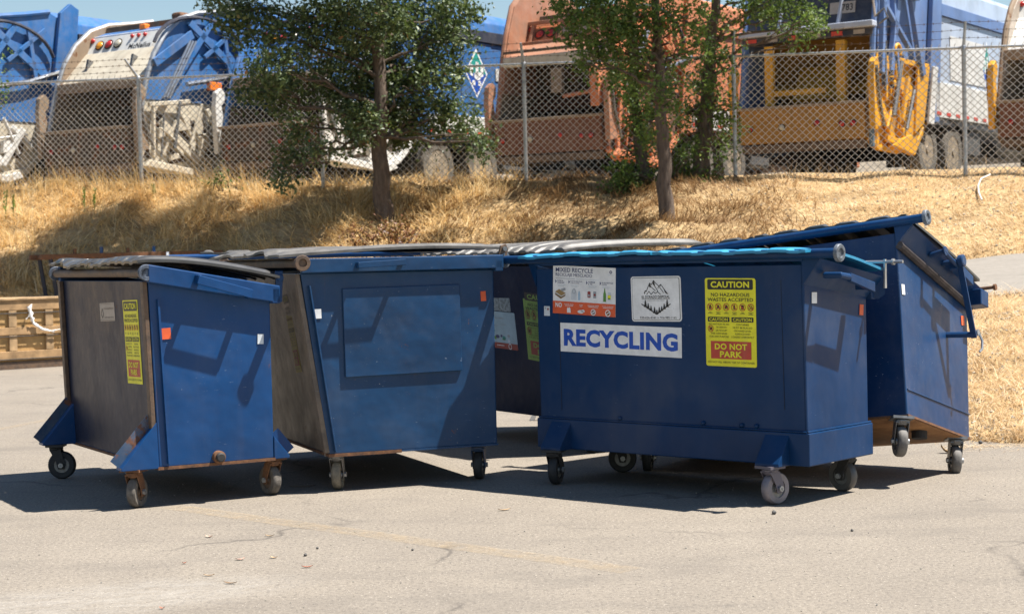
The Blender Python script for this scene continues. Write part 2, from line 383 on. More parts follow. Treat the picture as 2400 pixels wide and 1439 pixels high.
P = patch(70000, -2.2, 4.4, 20, 28.5, lambda x, y: (y < yF(x)+.3) & (y > bnd(x)) & (rng.random(len(x)) < np.clip((4.4-x)/1.8, 0, 1)*np.clip((x+2.6)/1.2, 0, 1)), 3.1)
n = len(P); a = blades(P, rng.uniform(.10, .30, n), flow(P, -1.7, 2.2), 1-.5*rng.random(n)**2, rng.uniform(.009, .02, n))
grass('brown_bank_grass', 'brown matted grass and litter on the bank between the tree trunks', [a], STRAW3)
P = patch(120000, 2.4, 9.6, 19.6, 27, lambda x, y: (y > 20.15) & (y < yF(x)+.4) & (rng.random(len(x)) < np.clip((x-2.4)/1.6, 0, 1)), 4.3)
n = len(P); a = blades(P, rng.uniform(.04, .13, n), flow(P, -1.7, 2.2), 1-.5*rng.random(n)**2, rng.uniform(.008, .016, n))
P = patch(1500, 4, 9.4, 23, 27, lambda x, y: abs(y-yF(x)+.1) < .3)
n = len(P); a2 = blades(P, rng.uniform(.12, .34, n), flow(P, -1.9, .4), rng.uniform(.1, .6, n), rng.uniform(.006, .01, n))
grass('short_dry_grass', 'short pale mown grass on the sunny bank above the driveway', [a, a2], STRAW2)
berm = lambda x, y: (y > np.maximum(bnd(x), 11.6-.05*(x-3))+.0*x) & (y < 16.95+.10*(x-4.5))
P = patch(90000, 1.2, 6.6, 11.5, 17.4, berm, 5.0)
n = len(P); a = blades(P, rng.uniform(.06, .26, n), rng.uniform(0, 6.28, n), rng.uniform(.6, .995, n), rng.uniform(.004, .009, n), .5)
P = patch(1500, 2.9, 5.2, 11.65, 11.95, lambda x, y: abs(y-(11.6-.05*(x-3))-.1) < .16)
n = len(P); a2 = blades(P, rng.uniform(.08, .2, n), rng.normal(-1.6, .9, n), rng.uniform(.5, .97, n), rng.uniform(.004, .008, n), .5)
P = patch(14000, -2.6, 1.6, 15, 22, lambda x, y: y > bnd(x))
n = len(P); a3 = blades(P, rng.uniform(.1, .3, n), rng.uniform(0, 6.28, n), rng.uniform(.5, .95, n), rng.uniform(.008, .014, n), .5)
m_ = 700; y_ = 11.55-np.abs(rng.normal(0, .16, m_)); P = np.stack([rng.uniform(2.9, 4.6, m_), y_, np.full(m_, .004)], 1)
a4 = blades(P, rng.uniform(.04, .14, m_), rng.uniform(0, 6.28, m_), rng.uniform(.985, .999, m_), rng.uniform(.003, .006, m_), .9)
a3 = (np.concatenate([a3[0], a4[0]]), np.concatenate([a3[1], a4[1]+len(a3[0])]))
grass('berm_straw', 'loose pale straw covering the low berm beside the tilted bin', [a, a2, a3], STRAW2)
# gravel showing through the straw
t = NT('pale_gravel'); g = t.n('ShaderNodeNewGeometry')
GRAV = t.set(t.ramp(g.outputs['Random Per Island'], [(0., (.14, .14, .13)), (.6, (.30, .27, .22)), (1., (.50, .44, .36))]), .85)
oct_ = np.array([(1,0,0),(-1,0,0),(0,1,0),(0,-1,0),(0,0,1),(0,0,-1)], float)
otri = np.array([(0,2,4),(2,1,4),(1,3,4),(3,0,4),(2,0,5),(1,2,5),(3,1,5),(0,3,5)])
def pebbles(P, r):
    n = len(P); V = oct_[None]*rng.uniform(.55, 1.25, (n, 6, 1))*r[:, None, None]*np.array([1, 1, .6]) ; an = rng.uniform(0, 6.3, n)
    x = V[:, :, 0]*np.cos(an)[:, None]-V[:, :, 1]*np.sin(an)[:, None]; y = V[:, :, 0]*np.sin(an)[:, None]+V[:, :, 1]*np.cos(an)[:, None]
    V = np.stack([x, y, V[:, :, 2]], 2)+P[:, None, :]; return V.reshape(-1, 3), (otri[None]+np.arange(n)[:, None, None]*6).reshape(-1, 3)
P = patch(9000, 2.6, 6.4, 11.6, 17.3, berm, 6.0); P[:, 2] += .012
P2 = patch(1200, 3, 9, 20, 25.4, lambda x, y: y < yF(x)); P2[:, 2] += .02
V1, T1 = pebbles(P, rng.uniform(.005, .022, len(P))); V2, T2 = pebbles(P2, rng.uniform(.008, .024, len(P2)))
tag(np_mesh('gravel', np.concatenate([V1, V2]), np.concatenate([T1, T2+len(V1)]), GRAV), 'grey gravel and clods scattered in the straw', 'gravel', kind='stuff')
P = np.stack([rng.uniform(-3, 3.4, 900), rng.uniform(5.6, 11.6, 900), np.full(900, .002)], 1)
V1, T1 = pebbles(P, rng.uniform(.0015, .006, 900)**1.0)
tag(np_mesh('grit', V1, T1, GRAV), 'fine grit scattered on the asphalt lot', 'gravel', kind='stuff')

# ------------------------------------------------------------------ trees and shrubs
def foliage_mat(name, stops, trans=.3):
    t = NT(name); g = t.n('ShaderNodeNewGeometry'); col = t.ramp(g.outputs['Random Per Island'], stops)
    t.set(col, .48, 0., .4); tl = t.n('ShaderNodeBsdfTranslucent'); t.l(t.mix(.5, col, (.16, .24, .03)), tl.inputs[0])
    mx = t.n('ShaderNodeMixShader'); mx.inputs[0].default_value = trans
    t.l(t.b.outputs[0], mx.inputs[1]); t.l(tl.outputs[0], mx.inputs[2]); t.l(mx.outputs[0], t.out.inputs[0]); return t.m
LEAF1 = foliage_mat('dull_green_oak_leaf', [(0., (.04, .064, .028)), (.5, (.082, .118, .048)), (.86, (.13, .172, .07)), (.985, (.2, .24, .1)), (1., (.34, .14, .05))], .22)
LEAF2 = foliage_mat('bright_green_oak_leaf', [(0., (.045, .085, .022)), (.5, (.095, .155, .038)), (.9, (.15, .22, .055)), (1., (.26, .31, .1))], .4)
t = NT('grey_brown_bark'); f = t.noise(22, 8, .75, (1, 1, .22))
BARK = t.set(t.ramp(f, [(.3, (.05, .035, .027)), (.55, (.13, .095, .072)), (.75, (.21, .16, .125))]), .9); t.bump(f, .9, .03)
def leaves(blobs, size, per):
    """blobs: (centre xyz, radii xyz, density) -> leaf quads gathered in sprigs, so the outline is ragged"""
    Cs, Ns = [], []
    for c, r, dn in blobs:
        ns = max(3, int(per*dn*(r[0]*r[2]+r[0]*r[1]+r[1]*r[2])))
        d = rng.normal(size=(ns, 3)); d /= np.linalg.norm(d, axis=1)[:, None]
        s_ = np.array(c)+d*np.array(r)*(rng.uniform(.25, 1.12, ns)**.6)[:, None]
        k = rng.integers(14, 30, ns); idx = np.repeat(np.arange(ns), k); e = rng.normal(size=(len(idx), 3))*np.array([.085, .085, .07])*rng.uniform(.6, 1.5, ns)[idx][:, None]
        Cs.append(s_[idx]+e); Ns.append(d[idx]*.5)
    C = np.concatenate(Cs); n = len(C); N = np.concatenate(Ns)+rng.normal(size=(n, 3))*.7+np.array([0, 0, .45]); N /= np.linalg.norm(N, axis=1)[:, None]
    A = np.cross(N, rng.normal(size=(n, 3))); A /= np.linalg.norm(A, axis=1)[:, None]; B = np.cross(N, A)
    L = size*rng.uniform(.65, 1.35, n)[:, None]; Wd = L*rng.uniform(.45, .7, n)[:, None]
    V = np.stack([C-A*L*.5, C+B*Wd*.5+A*L*.05+N*L*.1, C+A*L*.5, C-B*Wd*.5+A*L*.05+N*L*.1], 1)
    return V.reshape(-1, 3), np.arange(n*4).reshape(n, 4)
def branchy(mb, p, q, r0, r1, wig, R, n=7):
    pts = []; p, q = Vector(p), Vector(q)
    for i in range(n+1):
        s_ = i/n; o_ = Vector((R.uniform(-1, 1), R.uniform(-1, 1), R.uniform(-.4, .4)))*wig*math.sin(math.pi*s_)
        pts.append(p.lerp(q, s_)+o_+Vector((0, 0, .25*wig*math.sin(math.pi*s_))))
    mb.tube(pts, [r0+(r1-r0)*(i/n) for i in range(n+1)], 7); return pts
def tree(name, label, group, base, trunk_px, trunk_r, depth, blobs_px, spread, size, per, leafmat, seed):
    R = random.Random(seed); root = empty(name, Matrix.Translation(base), label, 'tree', group)
    loc = lambda v: Vector(v)-base
    T = [Vector((0, 0, -.15))]+[loc(at_depth(px, py, depth)) for px, py in trunk_px]
    rs = [trunk_r*1.25]+[trunk_r*(1-.75*i/len(trunk_px)) for i in range(len(trunk_px))]
    fine = []; fr = []
    for i in range(len(T)-1):
        for k in range(4): fine.append(T[i].lerp(T[i+1], k/4)+Vector((R.uniform(-1, 1), R.uniform(-1, 1), 0))*.022); fr.append(rs[i]+(rs[i+1]-rs[i])*k/4)
    fine.append(T[-1]); fr.append(rs[-1])
    m = MB(); m.tube(fine, fr, 12); m.build('trunk', BARK, root, smooth=60)
    lm = MB(); bl = []
    for (px, py, rx, ry, dn, *dy) in blobs_px:
        y = depth+R.uniform(-1, 1)*spread+(dy[0] if dy else 0.); c = loc(at_depth(px, py, y)); sc = y/F_PX; r = (rx*sc, max(.35, min(rx, 140)*sc*.85), ry*sc)
        bl.append((tuple(c), r, dn))
        cand = [k for k in range(9, len(fine)) if fine[k].z < c.z+.1] or [9, 10]
        k = min(cand, key=lambda k: (fine[k]-c).length+.8*abs(fine[k].z-(c.z-.5)))
        e = branchy(lm, fine[k], c, max(.014, min(fr[k]*.32, .035)), .007, .16, R)
        for _ in range(4):
            d = Vector((R.uniform(-1, 1)*r[0], R.uniform(-1, 1)*r[1], R.uniform(-.9, .9)*r[2])); branchy(lm, e[R.randint(3, 7)], c+d, .011, .004, .06, R, 4)
    lm.build('limbs', BARK, root, smooth=60)
    V, Q = leaves(bl, size, per); np_mesh('crown', V, Q, leafmat, root); return root
G1 = 'oaks growing on the bank'
b1 = hit(905, 516)
tree('oak_tree', 'bushy dull green oak with one bare trunk before the diamond emblem truck', G1, b1,
     [(895, 440), (887, 350), (893, 250), (885, 120), (900, 20), (890, -120), (870, -280)], .135, b1.y,
     [(520, 12, 45, 30, .9), (545, 40, 50, 45, .9), (610, 30, 70, 55, 1), (575, 85, 40, 40, .8), (690, 95, 75, 70, 1.1), (760, 40, 80, 60, 1), (640, 165, 60, 55, 1.1), (600, 215, 45, 35, 1), (720, 190, 90, 60, 1.1), (850, 50, 110, 70, 1.1), (960, 50, 110, 70, 1.1),
      (1060, 25, 75, 45, 1), (1060, 90, 55, 45, .9), (960, 140, 110, 70, 1.1), (830, 140, 100, 70, 1.1), (1010, 190, 80, 55, 1), (880, 220, 110, 60, 1.2), (660, 240, 60, 40, .8), (700, 300, 55, 45, .7), (690, 370, 60, 45, .8), (660, 420, 35, 25, .6), (760, 345, 55, 40, .5),
      (850, 300, 70, 45, .9), (900, 290, 90, 50, 1), (990, 270, 85, 45, 1), (1070, 270, 55, 40, .9), (1080, 320, 60, 30, .8), (1130, 340, 28, 35, .8), (950, 325, 60, 25, .7), (810, 260, 45, 40, .8),
      (620, -80, 120, 70, .8), (800, -70, 150, 90, .8), (1000, -70, 140, 80, .8), (700, -200, 150, 90, .7), (900, -200, 160, 90, .7), (820, -330, 170, 90, .7), (850, -450, 110, 70, .7), (470, -130, 110, 70, .9, -1.2), (560, -240, 140, 90, .9, -1.0), (420, -260, 120, 80, .9, -1.3), (520, -380, 140, 90, .9, -1.0), (650, -480, 140, 90, .9, -.8), (680, -330, 130, 80, .8, -1.)]+[(x_+18*k_, -290-35*k_+(x_ % 7)*6, 115, 60, 3.0, d_) for k_, d_ in enumerate((-1.5, -.7, .1)) for x_ in (480, 570, 660)],  # upper clumps and dense rows out of view, added to shade the bank
     1.15, .074, 92, LEAF1, 3)
b2 = hit(1562, 512)
tree('oak_tree', 'slim oak trunk standing farthest down the bank before the orange truck', G1, b2,
     [(1556, 400), (1552, 280), (1545, 150), (1538, 40), (1530, -100), (1520, -250)], .095, b2.y,
     [(1330, 25, 60, 40, 1), (1400, 50, 80, 55, 1.1), (1380, 115, 45, 45, .8), (1360, 140, 28, 30, .5), (1480, 35, 80, 55, 1.1), (1460, 110, 60, 50, 1), (1545, 60, 60, 50, .8), (1530, 190, 45, 60, .8), (1560, 255, 32, 35, .6), (1610, 40, 55, 45, .6), (1590, 130, 40, 40, .5), (1545, 320, 28, 30, .7), (1575, 190, 35, 40, .6), (1620, 110, 40, 40, .45), (1500, 150, 60, 45, .9), (1330, 80, 40, 35, .6),
      (1420, -70, 150, 80, .8), (1600, -90, 140, 80, .8), (1500, -200, 180, 90, .9), (1520, -320, 130, 80, .9), (1360, -110, 130, 70, 1., -.9), (1300, -210, 130, 80, 1., -.8), (1400, -330, 150, 90, 1., -.9), (1560, -430, 160, 90, .9, -.6), (1680, -330, 130, 80, .9, -.7)]+[(x_+15*k_, -250-40*k_+(x_ % 5)*8, 115, 60, 2.2, d_) for k_, d_ in enumerate((-1.1, -.3)) for x_ in (1230, 1340, 1450, 1560, 1670, 1780)], .8, .066, 84, LEAF2, 5)  # clumps above the view, packed in to cast shade on the bank
b3 = at_depth(1512, 432, 26.1); b3.z = float(tz(b3.x, b3.y))
tree('oak_tree', 'leaning oak trunk half hidden in leaves before the orange truck hopper', G1, b3,
     [(1512, 420), (1500, 330), (1490, 230), (1486, 130), (1480, 30), (1470, -90)], .10, b3.y,
     [(1490, 240, 45, 55, 1), (1470, 190, 45, 40, .8), (1500, 300, 30, 35, .7), (1440, 160, 40, 30, .5), (1515, 345, 30, 30, .7), (1480, 380, 30, 28, .7), (1525, 250, 35, 40, .8), (1440, 20, 70, 45, .8), (1480, -60, 110, 60, .7)], .5, .066, 84, LEAF2, 8)
b4 = at_depth(1640, 415, 26.0); b4.z = float(tz(b4.x, b4.y))
tree('oak_tree', 'thick oak trunk beside the fence post with a branch over the yellow truck', G1, b4,
     [(1643, 380), (1655, 280), (1661, 180), (1668, 80), (1682, -20), (1690, -140)], .13, b4.y,
     [(1655, 130, 38, 45, .7), (1645, 250, 35, 50, .8), (1700, 265, 35, 30, .7), (1700, 130, 35, 45, .4), (1760, 25, 60, 38, .9), (1830, 35, 65, 40, 1), (1885, 60, 42, 36, .9), (1870, 105, 20, 16, .6), (1915, 45, 22, 22, .7), (1640, 20, 35, 40, .5), (1680, 190, 30, 40, .6), (1630, 200, 30, 40, .6), (1710, 310, 28, 25, .7), (1690, 350, 25, 25, .6), (1610, 275, 28, 30, .6), (1700, 60, 35, 35, .6),
      (1620, 330, 30, 45, .5), (1850, -50, 120, 50, .7), (1700, -80, 120, 60, .7), (1720, -200, 150, 90, .7)], .5, .066, 86, LEAF2, 9)
b5 = Vector((-9.15, 26.6, 0)); b5.z = float(tz(b5.x, b5.y))
tree('oak_tree', 'oak sprig hanging beside the blue hooded truck', G1, b5,
     [(-150, 380), (-150, 200), (-160, 60), (-150, -100)], .12, b5.y, [(-18, 170, 30, 60, .8), (-25, 110, 20, 30, .5), (-15, 240, 25, 25, .6), (-130, 60, 100, 80, .6), (-160, -90, 120, 80, .6)], .4, .06, 45, LEAF2, 12)

def shrub(name, label, px, py, depth, blobs, size, per, mat, seed, stems=6, cat='shrub'):
    R = random.Random(seed); b = at_depth(px, py, depth); b.z = float(tz(b.x, b.y)); root = empty(name, Matrix.Translation(b), label, cat)
    m = MB(); bl = []
    for (qx, qy, rx, ry, dn) in blobs:
        y = depth+R.uniform(-.35, .35); c = at_depth(qx, qy, y)-b; s_ = y/F_PX; bl.append((tuple(c), (rx*s_, rx*s_*.8, ry*s_), dn))
        for _ in range(stems): branchy(m, (R.uniform(-.1, .1), R.uniform(-.1, .1), -.05), c+Vector((R.uniform(-1, 1)*rx*s_*.8, 0, R.uniform(-.5, .9)*ry*s_)), .012, .004, .08, R, 4)
    m.build('stems', BARK, root); V, Q = leaves(bl, size, per); np_mesh('leaves', V, Q, mat, root); return root
shrub('green_shrub', 'leafy green shrub around the feet of the three oak trunks', 1560, 455, 25.75,
      [(1465, 425, 45, 32, .9), (1500, 440, 50, 28, .9), (1450, 400, 30, 25, .7), (1590, 400, 45, 32, .8), (1610, 435, 60, 32, 1), (1665, 430, 38, 26, .8), (1600, 365, 35, 25, .5), (1545, 450, 45, 20, .6), (1640, 470, 18, 18, .5)], .06, 170, LEAF2, 4)
shrub('green_weed', 'small bright green weed at the foot of the fence by the post', 505, 445, 27.9, [(500, 432, 20, 13, 1), (515, 424, 12, 10, .8)], .06, 90, LEAF2, 6, 4, 'weed')
shrub('red_leaf_shrub', 'rusty red leaved bush in the shade under the bushy oak', 890, 560, 24.9, [(850, 552, 45, 22, .8), (910, 545, 50, 25, .9), (965, 552, 35, 18, .7)], .05, 120,
      foliage_mat('dead_red_leaf', [(0., (.06, .022, .012)), (.6, (.16, .055, .022)), (1., (.26, .10, .035))], .15), 7)
def weed_stalk(px, py, depth, h, mat, label, seed):
    R = random.Random(seed); b = at_depth(px, py, depth); b.z = float(tz(b.x, b.y)); m = MB()
    m.tube([(0, 0, -.03), (R.uniform(-.02, .02), 0, h*.5), (R.uniform(-.05, .05), 0, h)], .008, 5)
    for k in range(26):
        z = h*(.25+.75*k/26); a_ = R.uniform(0, 6.3); l_ = .075*(1.15-k/30); d = Vector((math.cos(a_), math.sin(a_), .9)).normalized()*l_; s_ = d.cross(Vector((0, 0, 1))).normalized()*.016
        m.add([(0, 0, z), d*.5+s_+Vector((0, 0, z)), d+Vector((0, 0, z)), d*.5-s_+Vector((0, 0, z))], [(0, 1, 2, 3)])
    o = m.build('weed_stalk', mat); o.location = b; tag(o, label, 'weed', 'tall weeds at the fence')
for k, (px, py, h, lb) in enumerate(((195, 418, .42, 'taller of two weed stalks before the hopper of the cream hooded truck'), (220, 418, .36, 'shorter of two weed stalks before the hopper of the cream hooded truck'), (10, 430, .5, 'tall green weed stalk before the wheels of the blue hooded truck'), (30, 420, .35, 'short green weed stalk before the wheels of the blue hooded truck'), (360, 440, .25, 'small weed stalk at the foot of the fence post with a bent arm'))):
    weed_stalk(px, py, 28.2, h, GREENW, lb, k)

# ------------------------------------------------------------------ chain link fence
def fx(px): k = (px-1200)/F_PX; return 26.95*k/(1+.305*k)
posts = [fx(340)-3.2*1, fx(340), fx(765), fx(1240), fx(1730), fx(2268), fx(2268)+3.2]
fence = empty('chain_link_fence', Matrix.Translation((0, yF(0), 2.5)), 'galvanised chain link fence with barbed wire along the top of the bank', 'fence')
fo = Vector((0, yF(0), 2.5))
def fp(x, h, off=0.): return Vector((x, yF(x)-off, zF(x)+h))-fo
RAIL = 1.83
for i_, x in enumerate(posts):
    m = MB(); m.tube([fp(x, -.3), fp(x, RAIL+.02)], .032 if i_ != 1 else .036, 12)
    if i_ in (1, 2, 3): top = fp(x, RAIL+.32)+Vector((-.20 if i_ == 1 else -.04, -.12, 0))
    else: top = fp(x, RAIL+.38)+Vector((.02, -.04, 0))
    m.tube([fp(x, RAIL), top], [.026, .018], 8)
    m.lathe([(-.03, .04), (.03, .04), (.05, .028)], fp(x, RAIL-.01), (0, 0, 1), 12)
    m.build('fence_post', GALV, fence, smooth=40)
WIRE = flat('chain_link_wire', (.50, .48, .45), .45, .35, .2, 20)
for xa, xb in zip(posts, posts[1:]):
    m = MB(); m.tube([fp(xa, RAIL), fp(xb, RAIL)], .021, 10); m.build('top_rail', GALV, fence, smooth=40)
    L = xb-xa; P = .105; r = .0056; m = MB(); hgt = RAIL+.0; nW = int((L+hgt)/P)+1
    for k in range(-int(hgt/P)-1, int(L/P)+2):
        for sg in (1, -1):
            # line: s = k*P + sg*h (sg>0) or (k*P+hgt) - h
            if sg > 0: s0, s1 = k*P, k*P+hgt
            else: s0, s1 = k*P+hgt, k*P
            h0, h1 = 0., hgt
            def clip(s0, s1, h0, h1):
                if s0 > s1: s0, s1, h0, h1 = s1, s0, h1, h0
                if s1 <= 0 or s0 >= L: return None
                if s0 < 0: h0 += (h1-h0)*(0-s0)/(s1-s0); s0 = 0
                if s1 > L: h1 = h0+(h1-h0)*(L-s0)/(s1-s0); s1 = L
                return s0, s1, h0, h1
            q = clip(s0, s1, h0, h1)
            if q:
                pp = []
                for u_ in range(5):
                    s_, h_ = q[0]+(q[1]-q[0])*u_/4, q[2]+(q[3]-q[2])*u_/4
                    pp.append(fp(xa+s_+.010*math.sin(2.1*s_+3*h_+xa), h_+.01-.012*math.sin(math.pi*s_/L)+.006*math.sin(5*s_+xa), .034+sg*.004+.03*math.sin(math.pi*s_/L)*math.sin(2.6*h_+xa)*(h_ < 1.7)))
                m.tube(pp, r, 4, False)
        s_ = (k+.5)*P
        if 0 < s_ < L: m.tube([fp(xa+s_-.016, hgt-.02, .034), fp(xa+s_, hgt+.05, .034), fp(xa+s_+.012, hgt+.062, .03)], .0055, 4)
    o = m.build('wire_mesh', WIRE, fence); o['kind'] = 'stuff'
for k in range(3):
    m = MB()
    for i_, (xa, xb) in enumerate(zip(posts, posts[1:])):
        tops = []
        for j, x in ((i_, xa), (i_+1, xb)):
            tp = (fp(x, RAIL+.32)+Vector((-.20 if j == 1 else -.04, -.12, 0))) if j in (1, 2, 3) else fp(x, RAIL+.38)+Vector((.02, -.04, 0))
            tops.append(fp(x, RAIL).lerp(tp, .38+.3*k))
        a_, b_ = tops; pts = [a_.lerp(b_, s_/16)-Vector((0, 0, .03*math.sin(math.pi*s_/16))) for s_ in range(17)]
        m.tube(pts, .0035, 4)
        for s_ in range(26):
            c = a_.lerp(b_, (s_+.5)/26)-Vector((0, 0, .03*math.sin(math.pi*(s_+.5)/26))); m.tube([c+Vector((-.012, 0, -.018)), c+Vector((.012, .005, .018))], .003, 4); m.tube([c+Vector((.012, 0, -.016)), c+Vector((-.01, -.01, .018))], .003, 4)
    m.build('barbed_wire', rusty('rusty_wire', (.08, .06, .05), (.25, .18, .13)), fence)

# ------------------------------------------------------------------ flat print: lettering and marks
_tc = {}
def text_geo(s_, bold=0.):
    k = (s_, bold)
    if k not in _tc:
        cu = bpy.data.curves.new('t', 'FONT'); cu.body = s_; cu.size = 1; cu.offset = bold; cu.resolution_u = 3; cu.space_character = 1.0+bold*1.5
        ob = bpy.data.objects.new('t', cu); S.collection.objects.link(ob)
        me = bpy.data.meshes.new_from_object(ob.evaluated_get(bpy.context.evaluated_depsgraph_get()))
        V = np.array([v.co[:2] for v in me.vertices]) if len(me.vertices) else np.zeros((1, 2)); Fc = [tuple(p.vertices) for p in me.polygons]
        bpy.data.objects.remove(ob); bpy.data.curves.remove(cu); bpy.data.meshes.remove(me)
        lo, hi = V.min(0), V.max(0); _tc[k] = ((V-(lo+hi)/2)/(hi-lo), Fc, (hi-lo)[0]/(hi-lo)[1])
    return _tc[k]
class Print:
    """flat printed shapes on a sheet, x right, y up, one mesh per ink"""
    def __init__(s): s.d = {}
    def poly(s, mat, pts, lay=1):
        m = s.d.setdefault((mat.name, lay), (mat, MB()))[1]; z = .0011*lay; m.add([(x, y, z) for x, y in pts], [tuple(range(len(pts)))]); return s
    def rect(s, mat, x, y, w, h, lay=1, r=0.):
        if r <= 0: return s.poly(mat, [(x-w/2, y-h/2), (x+w/2, y-h/2), (x+w/2, y+h/2), (x-w/2, y+h/2)], lay)
        pts = []
        for cx, cy, a0 in ((x+w/2-r, y+h/2-r, 0), (x-w/2+r, y+h/2-r, 90), (x-w/2+r, y-h/2+r, 180), (x+w/2-r, y-h/2+r, 270)):
            pts += [(cx+r*math.cos(rad(a0+18*k)), cy+r*math.sin(rad(a0+18*k))) for k in range(6)]
        return s.poly(mat, pts, lay)
    def disc(s, mat, x, y, rx, ry=None, lay=1, n=18):
        ry = ry or rx; return s.poly(mat, [(x+rx*math.cos(6.2832*k/n), y+ry*math.sin(6.2832*k/n)) for k in range(n)], lay)
    def ring(s, mat, x, y, r, w, lay=1, n=20):
        m = s.d.setdefault((mat.name, lay), (mat, MB()))[1]; z = .0011*lay
        m.add([(x+q*math.cos(6.2832*k/n), y+q*math.sin(6.2832*k/n), z) for k in range(n) for q in (r-w, r)], [(2*k, 2*k+1, (2*k+3) % (2*n), (2*k+2) % (2*n)) for k in range(n)]); return s
    def line(s, mat, pts, w, lay=1):
        for (x0, y0), (x1, y1) in zip(pts, pts[1:]):
            d = math.hypot(x1-x0, y1-y0) or 1; nx, ny = -(y1-y0)/d*w/2, (x1-x0)/d*w/2
            s.poly(mat, [(x0+nx, y0+ny), (x0-nx, y0-ny), (x1-nx, y1-ny), (x1+nx, y1+ny)], lay)
        return s
    def text(s, mat, st, x, y, w, h, bold=0., lay=1, align='c'):
        V, Fc, asp = text_geo(st, bold)
        if w is None: w = h*asp*.92
        cx = x if align == 'c' else x+w/2
        m = s.d.setdefault((mat.name, lay), (mat, MB()))[1]; m.add([(cx+v[0]*w, y+v[1]*h, .0011*lay) for v in V], Fc); return s
    def build(s, parent, name='lettering'):
        for (n, lay), (mat, m) in s.d.items(): m.build(name, mat, parent)
def sheet_on(parent, name, mat, c, ex, eu, w, h, th=.0012, r=0., label=None):
    """thin printed sheet centred at c, local x along ex and y along eu"""
    ex = Vector(ex).normalized(); eu = Vector(eu); eu = (eu-ex*eu.dot(ex)).normalized(); n = ex.cross(eu)
    p = Print(); p.rect(mat, 0, 0, w, h, 0, r); pts = [v[:2] for v in list(p.d.values())[0][1].v]
    m = MB(); m.prism(pts, -th, 0., 'z'); o = m.build(name, mat, parent)
    c = Vector(c)+n*(th+.001); o.matrix_basis = Matrix(((ex.x, eu.x, n.x, c.x), (ex.y, eu.y, n.y, c.y), (ex.z, eu.z, n.z, c.z), (0, 0, 0, 1)))
    if label: o['label'] = label
    return o
def ink(name, col):
    t = NT(name); a_ = t.ramp(t.noise(11, 5, .65), [(.3, tuple(v*.82 for v in col)), (.7, tuple(min(1, v*1.08) for v in col))])
    w_ = t.math('MULTIPLY', t.ramp(t.noise(70, 3, .75), [(.64, 0.), (.69, 1.)]), t.ramp(t.noise(6, 4, .6, off=(2, 5, 1)), [(.45, 0.), (.65, .8)]))
    c = t.mix(w_, a_, tuple(.45*v+.06 for v in col)); c = t.mix(t.math('MULTIPLY', t.ramp(t.noise(16, 4, .6, (1, .1, 1)), [(.58, 0.), (.85, 1.)]), .16), c, (.30, .27, .24))
    t.set(c, .5); MC[name] = t.m; return t.m
INK = {k: ink('ink_'+k, c) for k, c in dict(white=(.80,.80,.79), yellow=(.80,.74,.02), black=(.015,.014,.013), red=(.50,.055,.03), blue=(.006,.075,.45), orange=(.72,.11,.03), green=(.10,.25,.04), tan=(.35,.23,.09), grey=(.32,.34,.36), pale=(.60,.64,.67), teal=(.02,.28,.24), navy=(.03,.04,.14), lime=(.22,.36,.06), dullred=(.28,.03,.025), faded=(.36,.31,.27), fadedyellow=(.34,.27,.03)).items()}

# ------------------------------------------------------------------ refuse trucks
TB  = paint('truck_blue', (.030, .135, .36), seed=11, chips=.76, rust_at=.74, dust_amt=.28, streak=.25, rough=.4, dent=.08)
TB5 = paint('truck_steel_blue', (.12, .20, .40), seed=12, chips=.76, rust_at=.78, dust_amt=.15, streak=.12, rough=.4, dent=.08)
TCR = paint('truck_cream', (.55, .50, .40), seed=13, chips=.70, rust_at=.66, dust=(.28,.2,.13), dust_amt=.4, streak=.3, rough=.5, dent=.1)
TWH = paint('truck_white', (.66, .66, .64), seed=14, chips=.74, rust_at=.72, dust=(.4,.33,.25), dust_amt=.25, streak=.25, rough=.45, dent=.08)
TOR = paint('truck_orange', (.56, .19, .085), seed=15, chips=.70, rust_at=.68, dust=(.38,.25,.17), dust_amt=.3, streak=.3, rough=.5, dent=.1)
TYE = paint('truck_yellow', (.66, .32, .02), seed=16, chips=.70, rust_at=.68, dust=(.36,.25,.13), dust_amt=.25, streak=.3, rough=.45, dent=.1)
TAN = paint('dusty_tan_hopper', (.26, .19, .13), seed=17, chips=.72, rust_at=.58, dust=(.30,.22,.15), dust_amt=.6, streak=.5, rough=.7, dent=.1)
BRN = paint('grimy_brown_hopper', (.055, .040, .031), seed=18, chips=.74, rust_at=.55, dust=(.2,.14,.09), dust_amt=.6, streak=.6, rough=.75, dent=.1)
BRNY = paint('grimy_ochre_hopper', (.36, .18, .035), seed=19, chips=.74, rust_at=.6, dust=(.2,.14,.08), dust_amt=.5, streak=.5, rough=.7, dent=.1)
BRNO = paint('grimy_red_hopper', (.15, .06, .035), seed=20, chips=.74, rust_at=.6, dust=(.22,.14,.1), dust_amt=.5, streak=.5, rough=.7, dent=.1)
TNV = paint('truck_navy_panel', (.03, .035, .055), seed=21, chips=.76, rust_at=.8, dust_amt=.2, streak=.1, rough=.5, dent=.05)
CHAS = flat('chassis_black', (.02, .019, .018), .7, 0, .3)
CHROME = flat('steel_rod', (.55, .55, .55), .28, .9, .1)
TTYRE = flat('dusty_truck_tyre', (.135, .12, .10), .9, 0, .3, 12, .4)
TRIM = flat('dusty_truck_rim', (.34, .28, .21), .6, .2, .35, 10)
LRED = flat('red_lens', (.42, .025, .02), .25); LAMB = flat('amber_lens', (.75, .30, .02), .25); LWHT = flat('clear_lens', (.50, .46, .36), .25); BEAC = flat('orange_beacon', (.85, .22, .03), .3)
REFL = flat('red_reflector', (.55, .06, .04), .4)

